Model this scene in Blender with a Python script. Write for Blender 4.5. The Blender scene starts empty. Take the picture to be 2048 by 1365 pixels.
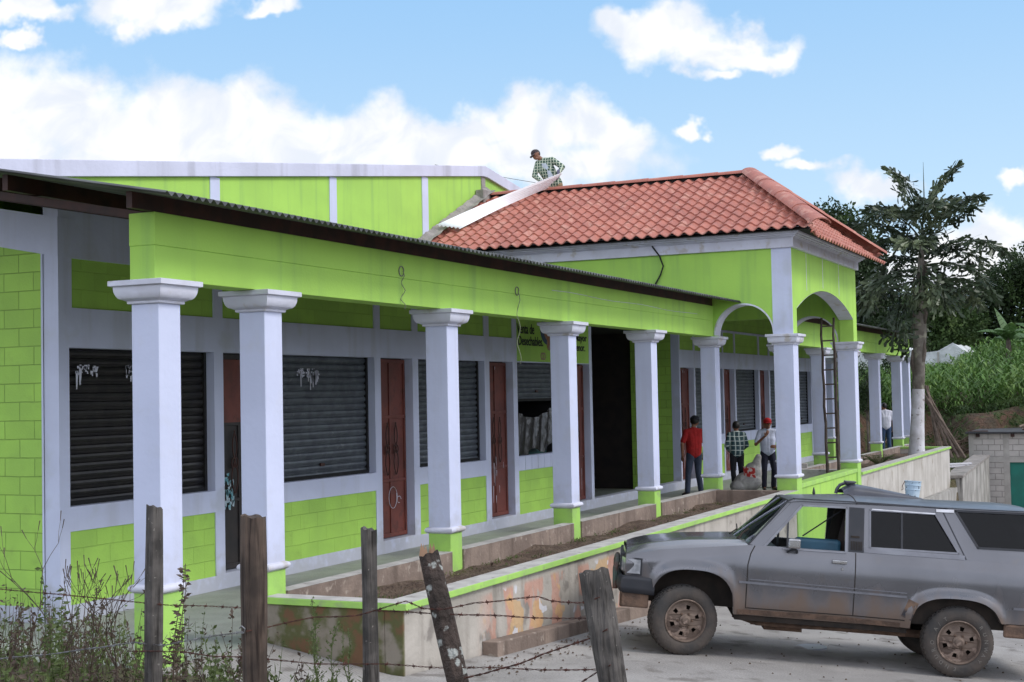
import bpy, bmesh, math, random
from mathutils import Vector, Matrix
from mathutils.geometry import tessellate_polygon
R = math.radians
random.seed(7)
S = bpy.context.scene
COL = S.collection

# ------------------------------------------------------------------ camera
YAW, PITCH, ROLL = R(24.939), R(2.254), R(1.158)
cam_d = bpy.data.cameras.new('camera'); cam = bpy.data.objects.new('camera', cam_d); COL.objects.link(cam)
F_ = Vector((math.cos(PITCH)*math.cos(YAW), math.cos(PITCH)*math.sin(YAW), math.sin(PITCH)))
R_ = Vector((math.sin(YAW), -math.cos(YAW), 0)); U_ = R_.cross(F_)
c_, s_ = math.cos(ROLL), math.sin(ROLL)
RX = R_*c_ - U_*s_
UY = R_*s_ + U_*c_
cam.matrix_world = Matrix(((RX.x, UY.x, -F_.x, -9.602), (RX.y, UY.y, -F_.y, -7.803), (RX.z, UY.z, -F_.z, 2.25), (0, 0, 0, 1)))
cam_d.sensor_width = 36; cam_d.lens = 2821.256/2048*36; cam_d.clip_start = .1; cam_d.clip_end = 2000
S.camera = cam

# ------------------------------------------------------------------ light
SUN = Vector((0.10, -0.70, 0.70)).normalized()
sd = bpy.data.lights.new('sun', 'SUN'); sd.energy = 1.6; sd.angle = R(16); sd.color = (1, .965, .91)
so = bpy.data.objects.new('sun', sd); COL.objects.link(so)
so.rotation_euler = SUN.to_track_quat('Z', 'Y').to_euler()
S.view_settings.view_transform = 'Standard'; S.view_settings.look = 'None'
S.view_settings.exposure = 0.18; S.view_settings.gamma = 1
S.render.resolution_x = 1024; S.render.resolution_y = 682
S.cycles.max_bounces = 6; S.cycles.diffuse_bounces = 4; S.cycles.glossy_bounces = 3; S.cycles.transparent_max_bounces = 8

W = bpy.data.worlds.new("World"); S.world = W; W.use_nodes = True
nt = W.node_tree; nt.nodes.clear()
def N(t, typ, **kw):
    n = t.nodes.new(typ)
    for k, v in kw.items(): setattr(n, k, v)
    return n
def sky_world():
    L = nt.links.new
    out = N(nt, 'ShaderNodeOutputWorld'); bg = N(nt, 'ShaderNodeBackground'); L(bg.outputs[0], out.inputs[0])
    sky = N(nt, 'ShaderNodeTexSky', sky_type='NISHITA', sun_disc=False)
    sky.sun_elevation = math.asin(SUN.z); sky.sun_rotation = math.atan2(SUN.x, SUN.y)
    sky.altitude = 1500; sky.air_density = 1.0; sky.dust_density = 1.2; sky.ozone_density = 1.6
    tc = N(nt, 'ShaderNodeTexCoord')
    def dot(v):
        d = N(nt, 'ShaderNodeVectorMath', operation='DOT_PRODUCT'); L(tc.outputs['Generated'], d.inputs[0]); d.inputs[1].default_value = v; return d.outputs['Value']
    def m(op, a, b=None, c=None, clamp=False):
        n = N(nt, 'ShaderNodeMath', operation=op); n.use_clamp = clamp
        for i, x in enumerate((a, b, c)):
            if x is None: continue
            if isinstance(x, (int, float)): n.inputs[i].default_value = x
            else: L(x, n.inputs[i])
        return n.outputs[0]
    a0 = R(24.939)
    f = dot((math.cos(a0), math.sin(a0), 0)); r = dot((math.sin(a0), -math.cos(a0), 0)); z = dot((0, 0, 1))
    fc = m('MAXIMUM', f, .08)
    cmb = N(nt, 'ShaderNodeCombineXYZ'); L(m('DIVIDE', r, fc), cmb.inputs[0]); L(m('DIVIDE', z, fc), cmb.inputs[1])
    n1 = N(nt, 'ShaderNodeTexNoise'); n1.inputs['Scale'].default_value = 17; n1.inputs['Detail'].default_value = 7; n1.inputs['Roughness'].default_value = .55
    L(cmb.outputs[0], n1.inputs['Vector'])
    n2 = N(nt, 'ShaderNodeTexNoise'); n2.inputs['Scale'].default_value = 46; n2.inputs['Detail'].default_value = 6; n2.inputs['Roughness'].default_value = .5
    L(cmb.outputs[0], n2.inputs['Vector'])
    w1 = N(nt, 'ShaderNodeTexNoise'); w1.inputs['Scale'].default_value = 15; w1.inputs['Detail'].default_value = 2; L(cmb.outputs[0], w1.inputs['Vector'])
    w2 = N(nt, 'ShaderNodeTexNoise'); w2.inputs['Scale'].default_value = 48; w2.inputs['Detail'].default_value = 3; w2.inputs['Roughness'].default_value = .6; L(cmb.outputs[0], w2.inputs['Vector'])
    def warp(src, n, amp):
        a = N(nt, 'ShaderNodeVectorMath', operation='SUBTRACT'); L(n.outputs['Color'], a.inputs[0]); a.inputs[1].default_value = (.5, .5, .5)
        b = N(nt, 'ShaderNodeVectorMath', operation='MULTIPLY_ADD'); L(a.outputs[0], b.inputs[0]); b.inputs[1].default_value = (amp, amp*.8, 0); L(src, b.inputs[2]); return b.outputs[0]
    uv = warp(warp(cmb.outputs[0], w1, .075), w2, .030)
    blobs = [(-0.3194, 0.2112, 0.0709, 0.039), (-0.3623, 0.2084, 0.0496, 0.0354), (-0.2446, 0.1952, 0.0567, 0.0319), (-0.191, 0.2013, 0.0496, 0.0266), (-0.1483, 0.1897, 0.0425, 0.0248), (-0.2198, 0.1768, 0.1772, 0.0213), (-0.0948, 0.1886, 0.039, 0.023), (-0.052, 0.1859, 0.0425, 0.0213), (-0.0197, 0.1961, 0.0319, 0.0184), (0.0124, 0.1936, 0.0354, 0.0213), (0.0482, 0.1983, 0.0319, 0.0184), (0.0766, 0.1905, 0.0248, 0.017), (-0.0059, 0.1688, 0.1063, 0.0195), (0.1069, 0.2638, 0.039, 0.0177), (0.1424, 0.2504, 0.039, 0.0149), (0.0891, 0.2695, 0.0248, 0.0106), (0.1744, 0.2451, 0.0284, 0.0092), (0.1383, 0.2324, 0.016, 0.0078), (0.1336, 0.1875, 0.0099, 0.0071), (0.1937, 0.1655, 0.016, 0.0064), (0.2147, 0.1536, 0.0177, 0.0053), (0.2572, 0.1456, 0.0266, 0.0135), (0.334, 0.0976, 0.0461, 0.0248), (0.3523, 0.1115, 0.0319, 0.0142), (0.3645, 0.1559, 0.0124, 0.0064), (-0.2544, 0.2856, 0.0461, 0.0124), (-0.3403, 0.2881, 0.0284, 0.0089), (-0.1684, 0.2867, 0.0213, 0.0071), (-0.3476, 0.2694, 0.0142, 0.0053), (0.2944, 0.0805, 0.0709, 0.0213)]
    acc = None
    for (u, v, a, b) in blobs:
        ma = N(nt, 'ShaderNodeVectorMath', operation='MULTIPLY_ADD'); L(uv, ma.inputs[0])
        ma.inputs[1].default_value = (1/(a*1.12), 1/(b*1.15), 0); ma.inputs[2].default_value = (-u/(a*1.12), -v/(b*1.15), 0)
        ln = N(nt, 'ShaderNodeVectorMath', operation='LENGTH'); L(ma.outputs[0], ln.inputs[0])
        o = ln.outputs['Value']
        if acc is None: acc = o
        else:
            sm = N(nt, 'ShaderNodeMath', operation='SMOOTH_MIN'); L(acc, sm.inputs[0]); L(o, sm.inputs[1]); sm.inputs[2].default_value = .35; acc = sm.outputs[0]
    e = m('MULTIPLY', m('SUBTRACT', 1.06, acc), 1.7)
    e = m('MAXIMUM', e, -1.3)
    e = m('MINIMUM', e, 1.35)
    e = m('ADD', e, m('MULTIPLY', m('SUBTRACT', n1.outputs['Fac'], .5), 2.6))
    e = m('ADD', e, m('MULTIPLY', m('SUBTRACT', n2.outputs['Fac'], .5), .9))
    front = N(nt, 'ShaderNodeMapRange', interpolation_type='SMOOTHSTEP'); L(e, front.inputs[0]); front.inputs[1].default_value = -.3; front.inputs[2].default_value = .9
    # added unseen cloud cover behind and above the camera, extra bright as fill light
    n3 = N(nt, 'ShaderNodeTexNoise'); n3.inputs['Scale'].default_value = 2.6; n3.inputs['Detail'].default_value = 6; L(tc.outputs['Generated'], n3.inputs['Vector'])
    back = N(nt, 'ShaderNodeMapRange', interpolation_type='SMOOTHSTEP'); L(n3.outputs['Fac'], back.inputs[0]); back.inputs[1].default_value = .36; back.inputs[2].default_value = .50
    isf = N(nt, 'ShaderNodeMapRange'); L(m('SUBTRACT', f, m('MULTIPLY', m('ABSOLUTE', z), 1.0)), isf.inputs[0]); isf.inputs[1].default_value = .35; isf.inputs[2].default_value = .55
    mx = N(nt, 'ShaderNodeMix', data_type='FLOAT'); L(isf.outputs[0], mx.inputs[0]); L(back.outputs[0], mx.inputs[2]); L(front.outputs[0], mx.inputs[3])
    n4 = N(nt, 'ShaderNodeTexNoise'); n4.inputs['Scale'].default_value = 24; n4.inputs['Detail'].default_value = 5; n4.inputs['Distortion'].default_value = .6; L(cmb.outputs[0], n4.inputs['Vector'])
    shade = N(nt, 'ShaderNodeMapRange', interpolation_type='SMOOTHSTEP'); L(n4.outputs['Fac'], shade.inputs[0]); shade.inputs[1].default_value = .36; shade.inputs[2].default_value = .60
    cr = N(nt, 'ShaderNodeMix', data_type='RGBA'); L(shade.outputs[0], cr.inputs[0]); cr.inputs[6].default_value = (6.5, 6.9, 7.6, 1); cr.inputs[7].default_value = (8.1, 8.15, 8.3, 1)
    bk = N(nt, 'ShaderNodeMix', data_type='RGBA'); L(isf.outputs[0], bk.inputs[0]); zz = N(nt, 'ShaderNodeMapRange'); L(z, zz.inputs[0]); zz.inputs[1].default_value = 0; zz.inputs[2].default_value = .9; zz.inputs[3].default_value = 17.; zz.inputs[4].default_value = 7.5  # unseen cloud radiance, boosted towards the horizon for fill light
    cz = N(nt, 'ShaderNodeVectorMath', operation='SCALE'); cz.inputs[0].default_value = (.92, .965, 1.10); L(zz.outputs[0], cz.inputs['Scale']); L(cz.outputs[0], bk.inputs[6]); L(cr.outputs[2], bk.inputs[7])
    hz = N(nt, 'ShaderNodeMix', data_type='RGBA'); hz.inputs[0].default_value = .85; L(sky.outputs[0], hz.inputs[6]); zr = N(nt, 'ShaderNodeMapRange', interpolation_type='SMOOTHSTEP'); L(z, zr.inputs[0]); zr.inputs[1].default_value = .02; zr.inputs[2].default_value = .34
    zc = N(nt, 'ShaderNodeMix', data_type='RGBA'); L(zr.outputs[0], zc.inputs[0]); zc.inputs[6].default_value = (5.2, 6.9, 8.3, 1); zc.inputs[7].default_value = (2.7, 5.0, 7.9, 1); L(zc.outputs[2], hz.inputs[7])
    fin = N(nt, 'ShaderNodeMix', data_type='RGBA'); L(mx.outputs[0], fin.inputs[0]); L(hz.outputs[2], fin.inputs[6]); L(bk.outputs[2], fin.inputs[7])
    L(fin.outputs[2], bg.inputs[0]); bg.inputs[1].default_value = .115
sky_world()

# ------------------------------------------------------------------ materials
MATS = {}
def mk(name, c1, c2=None, scale=3., rough=.8, bump=0., bscale=None, metal=0., streak=0., sc=None, sscale=6, spec=.4, det=6, coat=0, lo=.35, hi=.65, bdist=.02, third=None, tscale=None, tlo=.55, thi=.65, alpha=None, trans=0, bz=1., world=False, grime=None):
    m = bpy.data.materials.new(name); m.use_nodes = True; t = m.node_tree; L = t.links.new
    b = t.nodes['Principled BSDF']; b.inputs['Roughness'].default_value = rough; b.inputs['Metallic'].default_value = metal
    b.inputs['Specular IOR Level'].default_value = spec
    if coat: b.inputs['Coat Weight'].default_value = coat; b.inputs['Coat Roughness'].default_value = .12
    if trans: b.inputs['Transmission Weight'].default_value = trans
    tc = N(t, 'ShaderNodeTexCoord')
    if world:
        geo = N(t, 'ShaderNodeNewGeometry'); cm = N(t, 'ShaderNodeVectorMath', operation='ADD'); L(geo.outputs['Position'], cm.inputs[0]); cm.name = 'P'
        class _T: outputs = {'Object': cm.outputs[0]}
        tc = _T
    def noise(s, vec=None, d=det):
        n = N(t, 'ShaderNodeTexNoise'); n.inputs['Scale'].default_value = s; n.inputs['Detail'].default_value = d
        L(vec or tc.outputs['Object'], n.inputs['Vector']); return n.outputs['Fac']
    def ramp(f, lo, hi):
        r = N(t, 'ShaderNodeMapRange', interpolation_type='SMOOTHSTEP'); L(f, r.inputs[0]); r.inputs[1].default_value = lo; r.inputs[2].default_value = hi; return r.outputs[0]
    def mix(f, a, b_):
        x = N(t, 'ShaderNodeMix', data_type='RGBA'); L(f, x.inputs[0])
        for i, v in ((6, a), (7, b_)):
            if isinstance(v, tuple): x.inputs[i].default_value = (*v, 1) if len(v) == 3 else v
            else: L(v, x.inputs[i])
        return x.outputs[2]
    cur = c1
    if c2: cur = mix(ramp(noise(scale), lo, hi), c1, c2)
    if third: cur = mix(ramp(noise(tscale or scale*2.3), tlo, thi), cur, third)
    if streak:
        mp = N(t, 'ShaderNodeMapping'); mp.inputs['Scale'].default_value = (1, 1, .07); L(tc.outputs['Object'], mp.inputs[0])
        f = ramp(noise(sscale, mp.outputs[0]), .5, .72)
        mm = N(t, 'ShaderNodeMath', operation='MULTIPLY'); L(f, mm.inputs[0]); mm.inputs[1].default_value = streak
        cur = mix(mm.outputs[0], cur, sc or tuple(x*.45 for x in c1))
    if grime:                                                # dirt splashed up from the foot
        sz = N(t, 'ShaderNodeSeparateXYZ'); L(tc.outputs['Object'], sz.inputs[0])
        gm = N(t, 'ShaderNodeMath', operation='MULTIPLY_ADD'); L(noise(7), gm.inputs[0]); gm.inputs[1].default_value = -1.1; L(sz.outputs['Z'], gm.inputs[2])
        gr_ = N(t, 'ShaderNodeMapRange', interpolation_type='SMOOTHSTEP'); L(gm.outputs[0], gr_.inputs[0]); gr_.inputs[1].default_value = grime[0]; gr_.inputs[2].default_value = grime[1]; gr_.inputs[3].default_value = grime[2]; gr_.inputs[4].default_value = 0
        cur = mix(gr_.outputs[0], cur, grime[3])
    if isinstance(cur, tuple): b.inputs['Base Color'].default_value = (*cur, 1)
    else: L(cur, b.inputs['Base Color'])
    if bump:
        bp = N(t, 'ShaderNodeBump'); bp.inputs['Strength'].default_value = bump; bp.inputs['Distance'].default_value = bdist
        bv = None
        if bz != 1.: mq = N(t, 'ShaderNodeMapping'); mq.inputs['Scale'].default_value = (1, 1, bz); L(tc.outputs['Object'], mq.inputs[0]); bv = mq.outputs[0]
        L(noise(bscale or scale*8, bv, d=8), bp.inputs['Height']); L(bp.outputs[0], b.inputs['Normal'])
    m['_t'] = 0
    MATS[name] = m; return m

GREEN = (.375, .63, .105); GREEN2 = (.335, .565, .10)
def block_mat(name, axis, off=(0, 0), c=GREEN, c2=GREEN2, mort=.55, bw=.41, bh=.195, msize=.006, rough=.75, cols=None):
    m = mk(name, c, c2, scale=2.2, rough=rough, third=tuple(x*.82+.01 for x in c), tscale=5, tlo=.55, thi=.8)
    t = m.node_tree; L = t.links.new; b = t.nodes['Principled BSDF']
    g = N(t, 'ShaderNodeNewGeometry'); sp = N(t, 'ShaderNodeSeparateXYZ'); L(g.outputs['Position'], sp.inputs[0])
    cb = N(t, 'ShaderNodeCombineXYZ')
    def add(o, v):
        a = N(t, 'ShaderNodeMath', operation='ADD'); L(o, a.inputs[0]); a.inputs[1].default_value = v; return a.outputs[0]
    L(add(sp.outputs[axis], off[0]), cb.inputs[0]); L(add(sp.outputs['Z'], off[1]), cb.inputs[1])
    # wobble the joints a little
    nz = N(t, 'ShaderNodeTexNoise'); nz.inputs['Scale'].default_value = 3; L(g.outputs['Position'], nz.inputs['Vector'])
    sc = N(t, 'ShaderNodeVectorMath', operation='SCALE'); L(nz.outputs['Color'], sc.inputs[0]); sc.inputs['Scale'].default_value = .012
    av = N(t, 'ShaderNodeVectorMath', operation='ADD'); L(cb.outputs[0], av.inputs[0]); L(sc.outputs[0], av.inputs[1])
    br = N(t, 'ShaderNodeTexBrick'); L(av.outputs[0], br.inputs['Vector']); br.inputs['Scale'].default_value = 1
    br.inputs['Brick Width'].default_value = bw; br.inputs['Row Height'].default_value = bh; br.inputs['Mortar Size'].default_value = msize; br.inputs['Mortar Smooth'].default_value = .4
    br.inputs['Color1'].default_value = (1, 1, 1, 1); br.inputs['Color2'].default_value = (.9, .9, .9, 1) ; br.inputs['Mortar'].default_value = (mort, mort, mort, 1)
    old = b.inputs['Base Color'].links[0].from_socket
    mu = N(t, 'ShaderNodeMix', data_type='RGBA', blend_type='MULTIPLY'); mu.inputs[0].default_value = 1; L(old, mu.inputs[6]); L(br.outputs['Color'], mu.inputs[7])
    L(mu.outputs[2], b.inputs['Base Color'])
    bp = N(t, 'ShaderNodeBump'); bp.inputs['Strength'].default_value = .8; bp.inputs['Distance'].default_value = .008; bp.invert = True
    L(br.outputs['Fac'], bp.inputs['Height'])
    n2 = N(t, 'ShaderNodeTexNoise'); n2.inputs['Scale'].default_value = 45; L(g.outputs['Position'], n2.inputs['Vector'])
    b2 = N(t, 'ShaderNodeBump'); b2.inputs['Strength'].default_value = .35; b2.inputs['Distance'].default_value = .01; L(n2.outputs['Fac'], b2.inputs['Height']); L(bp.outputs[0], b2.inputs['Normal'])
    L(b2.outputs[0], b.inputs['Normal'])
    return m
green_blk_x = block_mat('green_block_front', 'X', (0, -.169+.195*3), mort=.86)
green_blk_y = block_mat('green_block_side', 'Y', (.1, .04), mort=.62)
green = mk('green_plaster', GREEN, GREEN2, 1.2, .75, bump=.15, bscale=40, streak=.5, sc=(.23, .42, .11), sscale=5)
green_hi = mk('green_trim', (.36, .62, .12), (.31, .52, .13), 3, .75, bump=.2, bscale=30, third=(.30, .40, .17), tscale=6, tlo=.58, thi=.75, world=True)
white = mk('lilac_white_plaster', (.575, .61, .77), (.53, .56, .71), 1.4, .78, bump=.25, bscale=10, streak=.45, sc=(.43, .44, .50), sscale=4, grime=(-.5, -.05, .55, (.36, .36, .36)), third=(.50, .53, .63), tscale=2.2, tlo=.55, thi=.72)
white_col = mk('column_white_paint', (.59, .625, .80), (.545, .58, .745), 1.1, .72, bump=.3, bscale=9, streak=.35, sc=(.47, .48, .57), sscale=5, world=True, grime=(.05, .5, .38, (.42, .41, .43)), third=(.55, .575, .70), tscale=2.6, tlo=.55, thi=.75)
white_trim = mk('moulding_white_paint', (.63, .64, .74), (.56, .56, .64), 3, .7, bump=.3, bscale=14, third=(.48, .45, .44), tscale=5, tlo=.55, thi=.7, world=True)
parapet_m = mk('parapet_paint', (.60, .61, .74), (.53, .54, .65), 1.2, .8, bump=.2, bscale=12, streak=.6, sc=(.36, .36, .42), sscale=3)
tile = mk('red_roof_tile', (.43, .155, .11), (.35, .12, .088), 1.7, .6, bump=.1, bscale=60, third=(.47, .22, .165), tscale=4, streak=.4, sc=(.22, .10, .08))
rawcem = mk('raw_cement', (.34, .31, .29), (.24, .22, .21), 4, .95, bump=.7, bscale=14, bdist=.05)
zinc = mk('weathered_zinc', (.13, .135, .13), (.07, .07, .07), 2, .6, metal=.35)
zinc_new = mk('bright_translucent_sheet', (.93, .94, .96), (.90, .92, .94), 1.5, .35)
steel = mk('rust_primer_steel', (.06, .022, .016), (.03, .015, .012), 5, .6)
shut_blk = mk('black_shutter_steel', (.018, .017, .018), (.028, .026, .024), 6, .35, metal=.3, third=(.05, .045, .038), tscale=14, tlo=.6, thi=.8)
shut_gry = mk('grey_shutter_steel', (.11, .125, .14), (.075, .085, .10), 7, .45, metal=.35, third=(.18, .19, .20), tscale=11, tlo=.6, thi=.8)
dark_m = mk('near_black_bar_and_shade', (.012, .012, .012), rough=.9)  # near-black: shutter bars, plus shade painted into interiors and roof gaps
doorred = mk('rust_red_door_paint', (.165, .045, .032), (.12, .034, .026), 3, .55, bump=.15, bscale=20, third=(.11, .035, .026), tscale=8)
door_hall_dark = mk('black_door_and_hall_shade', (.022, .020, .020), (.035, .028, .026), 4, .5)  # black of the first door, also painted on for the unlit hallway
iron = mk('door_ironwork', (.05, .018, .013), rough=.5)
tilefloor = mk('grey_porch_floor', (.30, .325, .29), (.25, .27, .24), 3, .7, bump=.3, bscale=55, third=(.34, .33, .30), tscale=40, tlo=.5, thi=.7)
conc = mk('concrete', (.30, .275, .25), (.22, .20, .185), 2, .9, bump=.4, bscale=25, third=(.13, .115, .10), tscale=3, tlo=.6, thi=.8, streak=.5, sc=(.10, .09, .08))
kerb_m = mk('brown_stained_kerb', (.27, .205, .165), (.18, .135, .11), 2.5, .92, bump=.5, bscale=22, streak=.6, sc=(.09, .065, .05), third=(.36, .30, .25), tscale=9, tlo=.6, thi=.72)
conc_top = mk('worn_coping_top', (.50, .48, .45), (.38, .36, .34), 5, .9, bump=.3, bscale=30, third=(.22, .2, .18), tscale=9, tlo=.62, thi=.72)
soil = mk('soil', (.085, .055, .038), (.14, .098, .07), 5, 1, bump=1, bscale=22, bdist=.06, third=(.05, .06, .02), tscale=3, tlo=.6, thi=.7)

def planter_mat():
    m = mk('stained_planter_plaster', (.46, .42, .37), (.34, .31, .27), 1.6, .92, bump=.45, bscale=18, streak=.55, sc=(.17, .15, .125), sscale=4.5, third=(.24, .215, .19), tscale=3.2, tlo=.58, thi=.68)
    t = m.node_tree; L = t.links.new; b = t.nodes['Principled BSDF']
    g = N(t, 'ShaderNodeNewGeometry'); sp = N(t, 'ShaderNodeSeparateXYZ'); L(g.outputs['Position'], sp.inputs[0])
    def rng(o, a, b_, c=0., d=1.):
        r = N(t, 'ShaderNodeMapRange', interpolation_type='SMOOTHSTEP'); L(o, r.inputs[0]); r.inputs[1].default_value = a; r.inputs[2].default_value = b_; r.inputs[3].default_value = c; r.inputs[4].default_value = d; return r.outputs[0]
    def mul(a, b_):
        n = N(t, 'ShaderNodeMath', operation='MULTIPLY')
        for i, v in enumerate((a, b_)):
            if isinstance(v, (int, float)): n.inputs[i].default_value = v
            else: L(v, n.inputs[i])
        return n.outputs[0]
    def layer(f, col):
        old = b.inputs['Base Color'].links[0].from_socket
        x = N(t, 'ShaderNodeMix', data_type='RGBA'); L(f, x.inputs[0]); L(old, x.inputs[6]); x.inputs[7].default_value = (*col, 1); L(x.outputs[2], b.inputs['Base Color'])
    # faded hand painted letters: pink-orange upright strokes
    wv = N(t, 'ShaderNodeTexNoise'); wv.inputs['Scale'].default_value = 1; wv.inputs['Detail'].default_value = 5
    mp = N(t, 'ShaderNodeMapping'); mp.inputs['Scale'].default_value = (3.4, 1, 1.3); mp.inputs['Location'].default_value = (3.1, 0, .4); L(g.outputs['Position'], mp.inputs[0]); L(mp.outputs[0], wv.inputs['Vector'])
    st = rng(wv.outputs['Fac'], .50, .545)
    band = mul(rng(sp.outputs['X'], 2.7, 3.3), rng(sp.outputs['X'], 8.2, 9.0, 1, 0))
    band = mul(band, rng(sp.outputs['Z'], .27, .33, 1, 0))
    fr = mul(band, rng(sp.outputs['Y'], -1.45, -1.6))
    layer(mul(mul(st, fr), .6), (.56, .25, .17))
    w2 = N(t, 'ShaderNodeTexNoise'); w2.inputs['Scale'].default_value = 2.3; L(g.outputs['Position'], w2.inputs['Vector'])
    layer(mul(mul(rng(w2.outputs['Fac'], .60, .63), fr), .7), (.58, .36, .16))
    w4 = N(t, 'ShaderNodeTexNoise'); w4.inputs['Scale'].default_value = 4.1; L(g.outputs['Position'], w4.inputs['Vector'])
    layer(mul(mul(rng(w4.outputs['Fac'], .64, .66), fr), .8), (.62, .62, .66))
    # moss on the end wall and along the foot
    w3 = N(t, 'ShaderNodeTexNoise'); w3.inputs['Scale'].default_value = 3; w3.inputs['Detail'].default_value = 8; L(g.outputs['Position'], w3.inputs['Vector'])
    endw = mul(rng(sp.outputs['X'], 1.36, 1.32), 1)
    layer(mul(endw, .75), (.20, .165, .12))
    layer(mul(mul(rng(w3.outputs['Fac'], .40, .52), endw), .9), (.085, .09, .025))
    layer(mul(mul(rng(w3.outputs['Fac'], .52, .60), endw), .8), (.17, .08, .045))
    return m
planter_m = planter_mat()

def street_mat():
    m = mk('brushed_concrete_road', (.36, .338, .32), (.27, .252, .238), 1.1, .85, third=(.19, .172, .158), tscale=3.1, tlo=.54, thi=.70)
    t = m.node_tree; L = t.links.new; b = t.nodes['Principled BSDF']
    tc = N(t, 'ShaderNodeTexCoord'); mp = N(t, 'ShaderNodeMapping'); mp.inputs['Rotation'].default_value = (0, 0, .5); L(tc.outputs['Object'], mp.inputs[0])
    w = N(t, 'ShaderNodeTexWave'); w.inputs['Scale'].default_value = 9; w.inputs['Distortion'].default_value = 3; w.inputs['Detail'].default_value = 3; L(mp.outputs[0], w.inputs['Vector'])
    n = N(t, 'ShaderNodeTexNoise'); n.inputs['Scale'].default_value = 38; n.inputs['Detail'].default_value = 8; L(tc.outputs['Object'], n.inputs['Vector'])
    b1 = N(t, 'ShaderNodeBump'); b1.inputs['Strength'].default_value = .35; b1.inputs['Distance'].default_value = .02; L(w.outputs['Fac'], b1.inputs['Height'])
    b2 = N(t, 'ShaderNodeBump'); b2.inputs['Strength'].default_value = .5; b2.inputs['Distance'].default_value = .02; L(n.outputs['Fac'], b2.inputs['Height']); L(b1.outputs[0], b2.inputs['Normal'])
    L(b2.outputs[0], b.inputs['Normal']); return m
street_m = street_mat()
ground_m = mk('earth_and_grass', (.075, .085, .03), (.13, .10, .065), 1.3, 1, bump=1, bscale=9, bdist=.15, third=(.05, .075, .02), tscale=3)
bank_m = mk('earth_bank', (.11, .062, .04), (.055, .042, .026), 1.1, 1, bump=1, bscale=5, bdist=.3, third=(.06, .075, .025), tscale=1.6, tlo=.48, thi=.6)
wood = mk('weathered_post_wood', (.12, .108, .10), (.05, .045, .042), 9, .95, bump=1, bscale=90, bdist=.012, bz=.06, streak=.9, sc=(.02, .017, .015), sscale=60, third=(.24, .22, .20), tscale=55, tlo=.66, thi=.72)
wood_b = mk('brown_post_wood', (.115, .082, .064), (.058, .043, .035), 7, .95, bump=1, bscale=80, bdist=.012, bz=.06, streak=.9, sc=(.025, .016, .013), sscale=55)
bark_l = mk('lichened_bark', (.07, .05, .042), (.035, .026, .022), 9, .95, bump=1, bscale=40, bdist=.03, third=(.34, .35, .33), tscale=16, tlo=.58, thi=.64)
rust = mk('rusty_wire', (.11, .04, .028), (.06, .03, .025), 20, .8, metal=.3)
galv = mk('galvanised_wire', (.25, .25, .26), (.12, .11, .11), 20, .5, metal=.5)

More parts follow.
